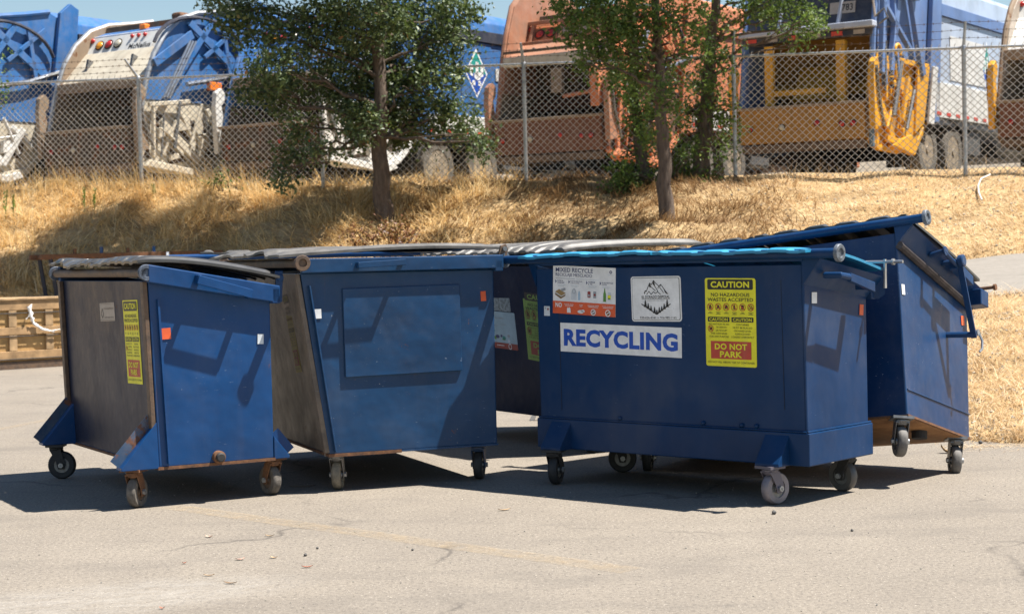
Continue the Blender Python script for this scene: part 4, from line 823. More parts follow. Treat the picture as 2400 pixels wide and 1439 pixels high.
# ------------------------------------------------------------------ wheeled waste containers
class Bin:
    """x: 0 at the near end, -L at the far end; y: 0 at the bottom of the labelled face, D at the back; z up"""
    def __init__(s, label, x, y, a, L, D, lean, zb, zt, tilt=None, zend=None, cat='dumpster'):
        s.L, s.D, s.lean, s.zb, s.zt = L, D, lean, zb, zt; s.zback = zend if zend is not None else zt-.13
        A = rad(a); U = Vector((-math.cos(A), math.sin(A), 0)); V = Vector((math.sin(A), math.cos(A), 0)); Wz = Vector((0, 0, 1)); z0 = 0.
        if tilt:
            t1, t2, z0 = rad(tilt[0]), rad(tilt[1]), tilt[2]
            V, Wz = V*math.cos(t1)-Wz*math.sin(t1), Wz*math.cos(t1)+V*math.sin(t1)
            U, Wz = U*math.cos(t2)-Wz*math.sin(t2), Wz*math.cos(t2)+U*math.sin(t2)
        X = -U; s.M = Matrix(((X.x, V.x, Wz.x, x), (X.y, V.y, Wz.y, y), (X.z, V.z, Wz.z, z0), (0, 0, 0, 1))); s.Mi = s.M.inverted()
        s.root = empty('waste_container', s.M, label, cat, 'blue waste containers on the lot')
    def fy(s, z): return -s.lean*(z-s.zb)/(s.zt-s.zb)
    def face(s, px, py):                       # pixel -> point on the labelled face
        o = s.Mi @ Vector((0, 0, CAM_H)); d = (s.Mi.to_3x3() @ ray(px, py)); n = Vector((0, -(s.zt-s.zb), -s.lean)); k = n.dot(Vector((0, 0, s.zb))-o)/n.dot(d); return o+d*k
    def end(s, px, py, x=0.):                  # pixel -> point on the end face
        o = s.Mi @ Vector((0, 0, CAM_H)); d = (s.Mi.to_3x3() @ ray(px, py)); return o+d*((x-o.x)/d.x)
    def sheet(s, name, mat, quad, where='face', r=0., label=None, x=0., th=.0012, lift=0.):
        f = (lambda q: s.face(*q)) if where == 'face' else (lambda q: s.end(q[0], q[1], x))
        tl, tr, br, bl = [f(q) for q in quad]; c = (tl+tr+br+bl)/4; ex = (tr-tl)+(br-bl); eu = (tl-bl)+(tr-br)
        n = ex.cross(eu).normalized(); o = sheet_on(s.root, name, mat, c+n*lift, ex, eu, ex.length/2, eu.length/2, th, r, label); return o, ex.length/2, eu.length/2
    def body(s, mat, facemat, backin=0., flare=0.):
        L, D, zb, zt = s.L, s.D, s.zb, s.zt; fy = s.fy(zt-.02)
        m = MB(); m.prism([(0, zb), (D, zb), (D+backin*.3, s.zback-.04), (fy, zt-.045)], -L, 0); m.build('body', mat, s.root, .008)
        q = MB(); e = .0025                    # labelled face skin
        up = Vector((0, fy, zt-.05-zb)); nn = Vector((0, -(zt-.05-zb), fy)).normalized()*e
        q.add([Vector((-L+.012, 0, zb+.01))+nn, Vector((-.012, 0, zb+.01))+nn, Vector((-.012, fy, zt-.05))+nn, Vector((-L+.012, fy, zt-.05))+nn], [(0, 1, 2, 3)]); q.build('labelled_panel', facemat, s.root)
        return s
    def bar(s, p0, p1, mat, knobmat, r=.026, kr=.05, lift=.0, hollow=False):
        y, z = s.fy(s.zt)-.02, s.zt+lift; m = MB(); m.tube([(-s.L-p1, y, z), (p0, y, z)], r, 14); b = m.build('lift_bar', mat, s.root, smooth=40)
        for x, d in ((p0, 1), (-s.L-p1, -1)):
            m = MB(); m.lathe([(-.008, kr*.94), (-.006, kr), (.010, kr), (.014, kr*.94), (.014, kr*.55), (.001 if hollow else .006, kr*.5)], (x, y, z), (d, 0, 0), 24); m.build('bar_end', knobmat, b, smooth=35)
    def caster(s, x, y, yaw=0., r=.088, mat=None, wheelmat=None, trail=.035, w=.052):
        mat = mat or STEEL; wheelmat = wheelmat or TYRE; C = bpy.data.objects.new('caster', MB().box(-.06, .06, -.055, .055, s.zb-.016, s.zb-.001).mesh('caster', mat)); link(C, s.root); C.location = (x, y, 0); C.rotation_euler = (0, 0, rad(yaw))
        m = MB(); m.lathe([(0, .03), (.02, .045), (.03, .045)], (0, 0, s.zb-.05), (0, 0, 1), 14)
        for sx in (-1, 1): m.prism([(-.035, s.zb-.035), (.035, s.zb-.035), (trail+.028, r+.02), (trail+.02, r-.024), (trail-.02, r-.024), (trail-.03, r+.02)], sx*(w/2+.008), sx*(w/2+.013))
        m.box(-w/2-.013, w/2+.013, -.035, .035, s.zb-.04, s.zb-.03); m.build('fork', mat, C, .002)
        m = MB(); m.lathe([(0, r*.5), (-w/2, r*.57), (-w/2, r*.90), (-w/2+.007, r*.975), (-w*.2, r), (w*.2, r), (w/2-.007, r*.975), (w/2, r*.90), (w/2, r*.57), (0, r*.5)], (0, trail, r), (1, 0, 0), 30); m.build('tyre', wheelmat, C, smooth=35)
        m = MB(); m.lathe([(-w/2+.006, r*.56), (-w/2+.012, r*.3), (-w/2-.002, r*.25), (w/2+.002, r*.25), (w/2-.012, r*.3), (w/2-.006, r*.56)], (0, trail, r), (1, 0, 0), 18); m.build('wheel_hub', RUST2 if mat is RUST else STEEL, C, smooth=30)
        m = MB(); m.lathe([(-w/2-.026, .009), (w/2+.026, .009)], (0, trail, r), (1, 0, 0), 8); m.lathe([(w/2+.012, .016), (w/2+.026, .016)], (0, trail, r), (1, 0, 0), 6); m.lathe([(w/2+.012, .016), (w/2+.024, .016)], (0, trail, r), (-1, 0, 0), 6); m.build('axle_bolt', GALV, C)
        return C
    def gusset(s, x, w, ext, hgt, mat, back=False, flange=RUST2, fl=.012):
        y0 = s.D if back else 0; d = 1 if back else -1
        pr = [(y0, s.zb-.004), (y0+d*ext, s.zb-.004), (y0+d*ext, s.zb+.012), (y0+(0 if back else s.fy(s.zb+hgt)), s.zb+hgt)]
        m = MB(); m.prism(pr, x-w+.004, x+.004); g = m.build('gusset', mat, s.root, .004)
        p0 = Vector((x-w/2, y0+d*ext, s.zb+.012)); p1 = Vector((x-w/2, y0+d*.0, s.zb+hgt)); n_ = Vector((0, d, ext/hgt)).normalized()*.005
        MB().bar(p0+n_, p1+n_, w+.012, .006, (1, 0, 0)).build('gusset_flange', flange, g) if fl else None
    def lid(s, x0, x1, y0, y1, zf, zbk, mat, period=.16, amp=.022, bulge=.04, wav=.01, seed=0, edge=.014, name='lid', sag=.0, ribs=None):
        R = np.random.default_rng(seed); nx = max(24, int((x1-x0)/.011)); ny = 26
        X = np.linspace(x0, x1, nx+1); T_ = np.linspace(0, 1, ny+1); XX, TT = np.meshgrid(X, T_)
        ph = (XX-x0)/period; tri = np.abs((ph % 1)-.5)*2; rid = np.clip((tri-.28)/.2, 0, 1); rid = rid*rid*(3-2*rid)
        env = sst(TT/.05)*sst((1-TT)/.06)*sst((XX-x0-.02)/.03)*sst((x1-.02-XX)/.03)
        Yv = y0+(y1-y0)*TT; Zv = zf+(zbk-zf)*TT+bulge*np.sin(math.pi*np.clip(TT, 0, 1)**.9)+amp*rid*(.25+.75*env)-sag*np.sin(math.pi*(XX-x0)/(x1-x0))*(1-TT)
        w_ = sum(R.uniform(.4, 1)*np.sin(R.uniform(4, 16)*XX+R.uniform(0, 6)) for _ in range(4))*wav/2
        Zv += w_*np.exp(-TT*7)*.8+wav*.4*np.sin(3*XX+5*TT+seed); Yv = Yv+(w_*1.2)*np.exp(-TT*30)
        lip = edge*((TT == 0)|(TT == 1)|(XX == x0)|(XX == x1)); Zt = Zv; top = np.stack([XX, Yv, Zt], 2).reshape(-1, 3); bot = top.copy(); bot[:, 2] -= .008+lip.reshape(-1)*.5
        i = np.arange(nx*ny); a = (i//nx)*(nx+1)+i % nx; Q = np.stack([a, a+1, a+nx+2, a+nx+1], 1); N = len(top)
        per = [k for k in range(nx)]; E_ = []
        for k in range(nx): E_.append((k+1, k, k+N, k+1+N)); b_ = ny*(nx+1)+k; E_.append((b_, b_+1, b_+1+N, b_+N))
        for j in range(ny): c_ = j*(nx+1); E_.append((c_, c_+nx+1, c_+nx+1+N, c_+N)); c_ += nx; E_.append((c_+nx+1, c_, c_+N, c_+nx+1+N))
        o = np_mesh(name, np.concatenate([top, bot]), np.concatenate([Q, Q[:, ::-1]+N, np.array(E_)]), mat, s.root, True); o.data.set_sharp_from_angle(angle=rad(50)); return o
    def handle(s, y0, y1, z0, z1, out, x, mat, parent, h=.03, w=.035):   # pocket bar standing off the end lip
        m = MB(); m.bar((x+out, y0, z0), (x+out, y1, z1), .012, h)
        m.bar((x-.002, y0+.012, z0), (x+out, y0+.012, z0), .022, h); m.bar((x-.002, y1-.012, z1), (x+out, y1-.012, z1), .022, h); m.build('handle', mat, parent, .003)

def caution(o, w, h, ink='yellow', body=('black', 'red'), torn=False):
    """contents of the caution label, laid out on a w x h sheet"""
    Y, K, Rd = INK[ink], INK[body[0]], INK[body[1]]; p = Print(); q = lambda v: (v-.5)*w; z = lambda v: (.5-v)*h
    p.rect(K, 0, z(.072), w*.90, h*.115, 1, h*.018); p.text(Y, 'CAUTION', 0, z(.072), w*.76, h*.072, .035, 2)
    p.text(K, 'NO HAZARDOUS', 0, z(.188), w*.76, h*.040, .012); p.text(K, 'WASTES ACCEPTED', 0, z(.243), w*.90, h*.040, .012)
    rr = w*.062
    for i in range(6):
        x, y = q(.10+.16*i), z(.328); p.ring(Rd, x, y, rr, rr*.16, 2)
        if i == 0: p.disc(K, x, y-rr*.1, rr*.45, rr*.55, 1); p.poly(K, [(x-rr*.3, y+rr*.2), (x+rr*.05, y+rr*.75), (x+rr*.3, y+rr*.2)], 1)
        elif i == 1: p.disc(K, x, y+rr*.15, rr*.38, rr*.4, 1); p.line(K, [(x-rr*.6, y-rr*.5), (x+rr*.6, y-rr*.1)], rr*.16, 1); p.line(K, [(x+rr*.6, y-rr*.5), (x-rr*.6, y-rr*.1)], rr*.16, 1)
        elif i == 2: p.rect(K, x, y-rr*.1, rr*1.0, rr*.7, 1); p.disc(K, x, y+rr*.25, rr*.4, rr*.3, 1)
        elif i == 3: p.rect(K, x, y-rr*.1, rr*.6, rr*.95, 1, rr*.1); p.rect(K, x, y+rr*.5, rr*.25, rr*.4, 1)
        elif i == 4: p.rect(K, x, y, rr*.85, rr*1.2, 1, rr*.1); p.disc(Rd, x, y-rr*.1, rr*.28, rr*.35, 2)
        else:
            for a_ in (90, 210, 330): p.ring(K, x+rr*.36*math.cos(rad(a_)), y+rr*.36*math.sin(rad(a_)), rr*.36, rr*.13, 1, 12)
            p.disc(K, x, y, rr*.16, None, 1)
        p.line(Rd, [(x-rr*.65, y+rr*.65), (x+rr*.65, y-rr*.65)], rr*.2, 2)
        for k in range(2 if i in (0, 2, 4) else 3): p.rect(K, x, z(.388+.011*k), w*(.05+.045*((i+k) % 2)), h*.005, 1)
    for sx in (-1, 1):
        p.rect(K, sx*w*.235, z(.468), w*.43, h*.055, 1, h*.008); p.text(Y, 'CAUTION', sx*w*.235, z(.468), w*.37, h*.036, .025, 2)
    for k, st in enumerate(('DO NOT PLAY IN, ON', 'OR AROUND,', 'OR OCCUPY', 'THIS CONTAINER', 'FOR ANY PURPOSE')): p.text(K, st, q(.27 if k in (0, 3, 4) else .32), z(.524+.035*k), None if k in (1, 2) else w*(.40, .25, .25, .33, .38)[k], h*.021)
    for k, st in enumerate(('CONTAINER', 'MUST BE PLACED', 'ON HARD LEVEL', 'SURFACE AND', 'LOADED UNIFORMLY')): p.text(K, st, q(.735), z(.524+.035*k), w*(.25, .38, .34, .30, .44)[k], h*.021)
    p.ring(Rd, q(.105), z(.575), rr*.9, rr*.16, 2); p.rect(K, q(.105), z(.575), rr*.9, rr*.8, 1); p.line(Rd, [(q(.105)-rr*.6, z(.575)+rr*.6), (q(.105)+rr*.6, z(.575)-rr*.6)], rr*.2, 2)
    p.rect(Rd, 0, z(.815), w*.80, h*.20, 1); p.text(Y, 'DO NOT', 0, z(.775), w*.64, h*.070, .035, 2); p.text(Y, 'PARK', 0, z(.862), w*.44, h*.070, .035, 2)
    p.text(K, 'DO NOT FILL ABOVE TOP OF CONTAINER', 0, z(.953), w*.92, h*.021)
    p.build(o)
def tape(b, mat, quad, where='face', x=0.):
    return b.sheet('reflective_tape', mat, quad, where, x=x)
def q4(x0, y0, x1, y1, sk=0, sl=0): return ((x0, y0), (x1, y0+sl), (x1+sk, y1+sl), (x0+sk, y1))

# --- bin 1, left: grimy labelled face with shade in its colour, bright blue end, black corrugated lid
B = Bin('blue bin with grimy labelled face tinted with shade and ground reflection, black corrugated lid, beside the wooden crate', -1.985, 9.467, 60.26, 1.78, .684, .035, .222, 1.31, zend=1.20)
B.body(BLUE, NAVY); L, D, zb, zt = B.L, B.D, B.zb, B.zt
for x in (-L, -.052):                          # raised upright flanges at both edges of the face
    m = MB(); m.prism([(-.004, zb+.01), (-.030, zb+.01), (B.fy(zt)-.030, zt-.05), (B.fy(zt)-.004, zt-.05)], x, x+.052); m.build('corner_post', RUST2, B.root, .004)
B.bar(.035, .06, RUST2, flat('scuffed_blue_steel', (.10, .12, .16), .55, .3, .6, 30), kr=.045)
m = MB(); m.prism([(B.fy(zt)-.01, 1.255), (D+.045, 1.115), (D+.045, 1.215), (B.fy(zt)-.01, 1.355)], .0, .05); lip = m.build('end_lip', BLUE, B.root, .006)
m = MB(); m.prism([(B.fy(zt)-.01, 1.255), (D+.045, 1.115), (D+.045, 1.215), (B.fy(zt)-.01, 1.355)], -L-.05, -L); m.build('end_lip', BLUE, B.root, .006)
h0, h1 = B.end(462, 655, .09), B.end(588, 689, .09); B.handle(h0.y, h1.y, h0.z, h1.z, .055, .05, BLUE, lip, .05)
MB().bar((-L-.05, D+.02, 1.16), (.05, D+.02, 1.16), .05, .09).build('rear_rail', BLUE, B.root, .006)
m = MB(); m.prism([(D+.05, 1.12), (D+.09, 1.12), (D+.10, 1.30), (D+.055, 1.30)], -.05, -.035); m.lathe([(-.012, .022), (.012, .022)], (-.042, D+.08, 1.26), (1, 0, 0), 12); m.build('lid_bracket', BLUE, B.root, .003)
for x0, x1, sd in ((-L-.03, -L/2-.005, 1), (-L/2+.005, .035, 2)): B.lid(x0, x1, B.fy(zt)-.07, D+.05, zt+.055, 1.262, PLASTIC, .148, .030, .040, .014, sd)
for x in (-.0, -L+.10): B.gusset(x, .10, .215, .255, BLUE, flange=paint('chipped_blue_flange', (.03, .07, .14), seed=22, chips=.62, rust_at=.50, dust_amt=.3))
for x in (0, -L+.10): B.gusset(x, .10, .095, .13, BLUE, True, flange=BLUE)
B.caster(-.07, -.125, 46, mat=RUST); B.caster(-L+.08, -.125, -28, mat=DRUB, wheelmat=DRUB); B.caster(-.07, D+.02, 100, mat=RUST); B.caster(-L+.08, D+.02, 20, mat=DRUB, wheelmat=DRUB)
MB().box(-L-.004, .006, -.006, D+.006, zb-.012, zb+.004).build('bottom_rim', RUST, B.root)
d_ = B.end(511, 1070); m = MB(); m.lathe([(-.01, .036), (.03, .036), (.034, .03)], (0, d_.y, d_.z), (1, 0, 0), 18); pl = m.build('drain_sleeve', RUST, B.root, smooth=40); m = MB(); m.lathe([(.0, .026), (.05, .026), (.056, .02)], (0, d_.y, d_.z), (1, 0, 0), 16); m.build('drain_plug', DRUB, pl, smooth=40)
m = MB(); m.bar((.002, .055, zb+.02), (.002, .018, 1.16), .012, .035, (1, 0, 0)); m.build('edge_strip', BLUE, B.root)
o, w, h = B.sheet('caution_sticker', INK['yellow'], ((285, 705), (319, 704), (341, 900), (306, 897)), label='yellow caution sticker', lift=.003); caution(o, w, h)
o, w, h = B.sheet('company_sticker', INK['faded'], ((234, 711), (268, 709), (273, 751), (239, 753)), label='faded company sticker', lift=.003, r=.006)
p = Print(); p.rect(INK['black'], 0, h*.44, w*.96, h*.015); p.rect(INK['black'], 0, -h*.44, w*.96, h*.015); p.text(INK['black'], 'El Dorado Disposal', w*.12, h*.18, w*.66, h*.12); p.text(INK['black'], '530-626-4141', w*.12, -h*.30, w*.6, h*.09); p.line(INK['black'], [(-w*.42, -h*.1), (-w*.33, h*.2), (-w*.25, -h*.1), (-w*.33, -h*.32), (-w*.42, -h*.1)], w*.02); p.build(o)
tape(B, INK['white'], ((333, 727), (338, 725), (342, 750), (337, 753)), 'face'); tape(B, INK['orange'], q4(376, 770, 399, 796, 2, -2), 'end', .002); tape(B, INK['pale'], q4(603, 783, 617, 806, 1, 0), 'end', .002)

# --- bin 2: face painted brown with the ground's glare, faded blue end with a welded patch plate
B = Bin('faded blue bin with a square patch plate on its sunlit end and grey lid', -1.084, 9.909, 68.45, 1.876, 1.051, .148, .223, 1.33, zend=1.32)
L, D, zb, zt = B.L, B.D, B.zb, B.zt; B.body(BLUE2, NAVY2)
for x in (-L, -.05):
    m = MB(); m.prism([(.004, zb+.01), (-.026, zb+.01), (B.fy(zt)-.030, zt-.05), (B.fy(zt)-.002, zt-.05)], x, x+.05); m.build('corner_post', RUST2 if x < -1 else NAVY2, B.root, .004)
m = MB(); m.bar((.003, .035, zb+.015), (.003, B.fy(zt-.12)+.035, zt-.12), .010, .055, (1, 0, 0)); m.build('edge_strip', BLUE2, B.root, .002)
B.bar(.14, .10, RUST2, RUST2, kr=.046, hollow=True, lift=.012)
for x0, x1 in ((0, .045), (-L-.045, -L)):
    m = MB(); m.prism([(B.fy(zt)-.0, 1.283), (D+.05, 1.283), (D+.05, 1.365), (B.fy(zt)-.0, 1.367)], x0, x1); q = m.build('end_lip', BLUE2, B.root, .006)
    if x0 == 0: lip = q
h0, h1 = B.end(838, 622, .085), B.end(950, 614, .085); B.handle(h0.y, h1.y, h0.z, h1.z, .05, .045, BLUE2, lip, .035)
m = MB(); m.prism([(D+.05, 1.28), (D+.075, 1.30), (D+.10, 1.40), (D+.085, 1.43), (D+.05, 1.42), (D+.035, 1.36)], -.02, .0); q = m.build('lid_bracket', RUST2, B.root, .003); m = MB(); m.lathe([(-.02, .014), (.02, .014)], (0, D+.072, 1.40), (1, 0, 0), 10); m.build('hinge_pin', STEEL, q)
MB().bar((-L-.05, D+.02, 1.30), (.045, D+.02, 1.30), .05, .07).build('rear_rail', BLUE2, B.root, .006)
for x0, x1, sd in ((-L-.03, -L/2-.005, 3), (-L/2+.005, .03, 4)): B.lid(x0, x1, B.fy(zt)-.12, D+.03, zt+.065, zt+.075, PLASTICG, .42, .022, .018, .016, sd)
pl, w, h = B.sheet('patch_plate', BLUE2, ((800, 677), (1075, 666), (1082, 868), (810, 884)), 'end', x=.0, th=.014)
pl.modifiers.new('b', 'BEVEL').width = .003
for x in (-.1, -L+.1): B.caster(x, .07, 64 if x > -1 else 30, wheelmat=flat('tan_polymer_wheel', (.22, .19, .14), .7, 0, .4, 16) if x > -1 else TYRE); B.caster(x, D-.09, 60, mat=flat('blue_caster', (.03, .06, .13), .5), wheelmat=DRUB)
MB().box(-L-.003, .004, -.004, D*.42, zb-.014, zb+.004).build('bottom_rim', RUST, B.root); MB().box(-L-.003, .004, D*.42+.002, D+.004, zb-.008, zb+.003).build('bottom_rim', BLUE2, B.root)
m = MB(); m.lathe([(0, .03), (.02, .03)], (-.12, .55, zb-.02), (0, 0, 1), 12); m.build('drain_plug', RUST, B.root)
o, w, h = B.sheet('caution_sticker', INK['fadedyellow'], ((666, 688), (678, 686), (707, 870), (693, 874)), label='faded caution sticker', lift=.003); caution(o, w, h, 'fadedyellow', ('black', 'dullred'))
tape(B, INK['white'], q4(736, 725, 752, 747, 2, -1), 'end', .002); tape(B, INK['orange'], q4(1126, 683, 1138, 706, 1, -1), 'end', .002)
tape(B, INK['orange'], ((695, 715), (699, 713), (706, 738), (702, 742)), 'face')

DK0 = flat('seam_shadow_blue', (.004, .012, .035), .7)
# --- bin 3: the recycling bin with light blue lids
B = Bin('blue recycling bin with large lettering and light blue lids', 1.548, 8.984, 41.49, 1.853, .633, .02, .212, 1.322, zend=1.17)
L, D, zb, zt = B.L, B.D, B.zb, B.zt; B.body(BLUE3, BLUE3)
MB().box(-L-.018, .018, -.018, D+.018, zb-.004, zb+.172).build('skirt', BLUE3, B.root, .006)
m = MB(); m.tube([(.006, -.012, zb+.178), (.006, D+.012, zb+.178)], .006, 6); m.tube([(-L-.006, -.012, zb+.178), (.0, -.012, zb+.178)], .005, 6); m.build('weld_seam', BLUE3, B.root, smooth=50)
for px in (1455, 1650, 1740, 1775): q = B.face(px, 985+(px-1455)*.055); m = MB(); m.lathe([(0, .013), (.012, .011), (.016, .004)], (q.x, q.y-.004, zb+.196), (0, -1, 0), 10); m.build('rivet', BLUE3, B.root, smooth=50)
for px in (1832, 1310):                        # vertical seams of the doubled end sheets
    a_, b_ = B.face(px, 700), B.face(px+8, 960); m = MB(); m.bar((a_.x, a_.y-.004, a_.z+.1), (b_.x, b_.y-.004, b_.z), .003, .003); m.build('panel_seam', DK0, B.root)
B.bar(.228, .228, BLUE3, flat('scuffed_grey_steel', (.15, .17, .20), .5, .4, .5, 30), kr=.047, lift=.01)
m = MB(); m.prism([(zt-.02, -L-.02), (zt-.02, .02), (zt+.028, .02), (zt+.028, -L-.02)], -.05, -.0, 'y'); 
MB().box(-L, .0, B.fy(zt)-.012, B.fy(zt)+.03, zt-.03, zt-.006).build('top_rail', BLUE3, B.root, .004)
zf0, zf1 = 1.17, 1.08
for sx in (0, 1):                              # flared end lips
    X = lambda v: v if sx == 0 else -L-v
    vs = [(X(0), -.012, zf0), (X(0), D+.02, zf1), (X(.085), D+.035, 1.195), (X(.085), .02, 1.305)]; th_ = .008
    m = MB(); m.add([Vector(v) for v in vs]+[Vector(v)+Vector((-th_ if sx == 0 else th_, 0, -.004)) for v in vs], [(0, 1, 2, 3), (7, 6, 5, 4), (0, 4, 5, 1), (1, 5, 6, 2), (2, 6, 7, 3), (3, 7, 4, 0)])
    lp = m.build('end_lip', BLUE3, B.root)
    m = MB(); m.add([(X(0), -.014, zf0), (X(.085), .018, 1.305), (X(-.01), -.014, 1.305), (X(0), -.020, zf0), (X(.085), .012, 1.305), (X(-.01), -.020, 1.305)], [(0, 1, 2), (5, 4, 3), (0, 3, 4, 1), (1, 4, 5, 2), (2, 5, 3, 0)]); m.build('corner_gusset', BLUE3, lp)
    m = MB(); m.add([(X(0), D+.02, zf1), (X(.085), D+.035, 1.195), (X(.085), D+.06, 1.10), (X(.05), D+.045, 1.07)], [(0, 1, 2, 3), (3, 2, 1, 0)]); m.build('corner_gusset', BLUE3, lp)
    if sx == 0: lip = lp
h0, h1 = B.end(1960, 645, .13), B.end(2032, 664, .12)
m = MB(); m.tube([(.055, h0.y, h0.z-.0), (.15, h0.y+.01, h0.z+.0), (.15, h0.y+.10, h0.z-.012)], .018, 8); m.prism([(h0.y+.10, h0.z-.035), (h1.y+.02, h1.z-.05), (h1.y+.02, h1.z+.005), (h0.y+.10, h0.z+.01)], .135, .16); m.bar((.06, h1.y, h1.z-.02), (.15, h1.y, h1.z-.02), .05, .03); m.build('handle', BLUE3, lip, .004)
MB().bar((-L-.03, D+.03, 1.11), (.03, D+.03, 1.11), .05, .08).build('rear_rail', BLUE3, B.root, .006)
m = MB(); m.prism([(D+.04, 1.13), (D+.062, 1.13), (D+.062, 1.29), (D+.045, 1.29)], .085, .094); m.tube([(-.3, D+.052, 1.275), (.20, D+.052, 1.275)], .009, 8); m.lathe([(0, .018), (.012, .018)], (.135, D+.052, 1.275), (1, 0, 0), 10); m.build('hinge_rod', GALV, B.root)
for x0, x1, sd in ((-L-.06, -L/2-.005, 5), (-L/2+.005, .075, 6)): B.lid(x0, x1, B.fy(zt)-.09, D+.05, zt+.030, 1.240, PLASTICB, .205, .016, .026, .006, sd)
for x in (-.11, -L+.24): B.gusset(x, .15, .125, .175, BLUE3, flange=BLUE3, fl=0)
B.caster(-.185, -.085, -12, mat=flat('purple_grey_caster', (.13, .12, .15), .45, .3), wheelmat=flat('grey_poly_wheel', (.22, .20, .22), .4, .2, .2)); B.caster(-L+.165, -.085, 22, mat=DRUB, wheelmat=DRUB); B.caster(-.10, D-.06, 82, mat=DRUB, wheelmat=flat('grey_dark_poly_wheel', (.09, .085, .08), .4)); B.caster(-L+.12, D-.06, -50, mat=DRUB, wheelmat=DRUB)
# printed sheets
o, w, h = B.sheet('recycling_sticker', INK['white'], ((1313, 756), (1599, 768), (1599, 839), (1317, 823)), label='white sticker reading RECYCLING', lift=.003)
p = Print(); p.text(INK['blue'], 'RECYCLING', 0, 0, w*.94, h*.60, .045); p.build(o)
o, w, h = B.sheet('caution_sticker', INK['yellow'], ((1652, 651), (1770, 653), (1777, 861), (1658, 857)), label='yellow caution sticker', lift=.003, r=.012); caution(o, w, h)
o, w, h = B.sheet('company_sticker', INK['white'], ((1478, 649), (1596, 646), (1600, 754), (1484, 753)), label='white company sticker with mountain emblem', lift=.003, r=.018)
p = Print(); K = INK['black']; q = lambda u: (u-.5)*w; z = lambda v: (.5-v)*h
p.rect(K, 0, 0, w*.95, h*.94, 1, .012); p.rect(INK['white'], 0, 0, w*.935, h*.92, 2, .011)
for st in ([(.27, .37), (.30, .31), (.315, .34), (.35, .24), (.39, .145), (.42, .19), (.47, .09), (.50, .14), (.57, .22), (.61, .18), (.66, .26), (.70, .33), (.75, .40)], [(.47, .09), (.46, .17), (.49, .22), (.53, .29), (.55, .34)], [(.39, .145), (.385, .20), (.44, .26), (.50, .32)], [(.61, .18), (.585, .25), (.63, .31), (.66, .37)], [(.32, .40), (.37, .33), (.41, .40), (.46, .34), (.50, .38), (.54, .34), (.60, .40)], [(.30, .31), (.28, .39)], [(.35, .24), (.32, .33)], [(.57, .22), (.55, .27)], [(.66, .26), (.72, .39)]):
    p.line(K, [(q(a_), z(b_)) for a_, b_ in st], w*.011, 3)
p.poly(K, [(q(.47), z(.085)), (q(.45), z(.17)), (q(.50), z(.24)), (q(.49), z(.17))], 3); p.poly(K, [(q(.39), z(.14)), (q(.37), z(.23)), (q(.43), z(.25)), (q(.40), z(.19))], 3); p.poly(K, [(q(.66), z(.25)), (q(.69), z(.36)), (q(.73), z(.38))], 3)
p.text(K, 'EL DORADO DISPOSAL', 0, z(.455), w*.56, h*.062, .012, 3); p.rect(K, 0, z(.502), w*.56, h*.007, 3); p.text(K, 'A WASTE CONNECTIONS COMPANY', 0, z(.535), w*.36, h*.014, 0, 3)
p.line(K, [(q(.21), z(.61)), (q(.51), z(.84)), (q(.79), z(.61))], w*.016, 3)
for k, (tx, hh) in enumerate(((.29, .15), (.345, .12), (.40, .11), (.47, .13), (.515, .10), (.565, .12), (.615, .10), (.665, .12), (.725, .16))):
    yb = .84-abs(tx-.51)*.76+.005; tw = .022+hh*.12
    for j in range(4): f0 = j/4; p.poly(K, [(q(tx-tw*(1-f0*.8)), z(yb-hh*f0)), (q(tx+tw*(1-f0*.8)), z(yb-hh*f0)), (q(tx), z(yb-hh*(f0+.38)))], 3)
p.text(K, '530-626-4141', q(.33), z(.915), w*.32, h*.050, .004, 3); p.text(K, 'OR', q(.535), z(.918), w*.035, h*.026, 0, 3); p.text(K, '916-985-1162', q(.74), z(.915), w*.32, h*.050, .004, 3); p.build(o)
o, w, h = B.sheet('recycle_guide_sticker', INK['white'], ((1297, 622), (1443, 628), (1445, 744), (1298, 733)), label='white and red MIXED RECYCLE guide sticker', lift=.003)
p = Print(); N = INK['navy']; q = lambda u: (u-.5)*w; z = lambda v: (.5-v)*h
p.rect(INK['orange'], 0, z(.87), w, h*.26, 1); p.text(N, 'MIXED RECYCLE', q(.045), z(.085), w*.60, h*.090, .012, 1, 'l'); p.text(N, 'RECICLAJE MESCLADO', q(.045), z(.195), w*.585, h*.085, 0, 1, 'l')
p.rect(INK['grey'], q(.20), z(.265), w*.31, h*.009); p.rect(INK['pale'], q(.56), z(.267), w*.36, h*.008)
p.line(N, [(q(.925), z(.06)), (q(.905), z(.09)), (q(.925), z(.12)), (q(.945), z(.09)), (q(.925), z(.06))], w*.009); p.rect(INK['pale'], q(.925), z(.15), w*.08, h*.008)
for k, (u, t1, t2) in enumerate(((.04, 'PAPER &', 'CARDBOARD'), (.255, 'PLASTIC BOTTLES,', 'TUBS & JUGS'), (.54, 'ALUMINUM', '& TIN'), (.755, 'GLASS BOTTLES', '& JARS'))):
    p.poly(N, [(q(u), z(.29)), (q(u), z(.37)), (q(u+.02), z(.33))]); p.text(N, t1, q(u+.03), z(.315), w*min(.19, .0135*len(t1)), h*.027, .006, 1, 'l'); p.text(N, t2, q(u+.03), z(.355), w*.0128*len(t2), h*.027, .006, 1, 'l'); p.rect(INK['pale'], q(u+.10), z(.40), w*.13, h*.012); p.rect(INK['pale'], q(u+.09), z(.425), w*.10, h*.010)
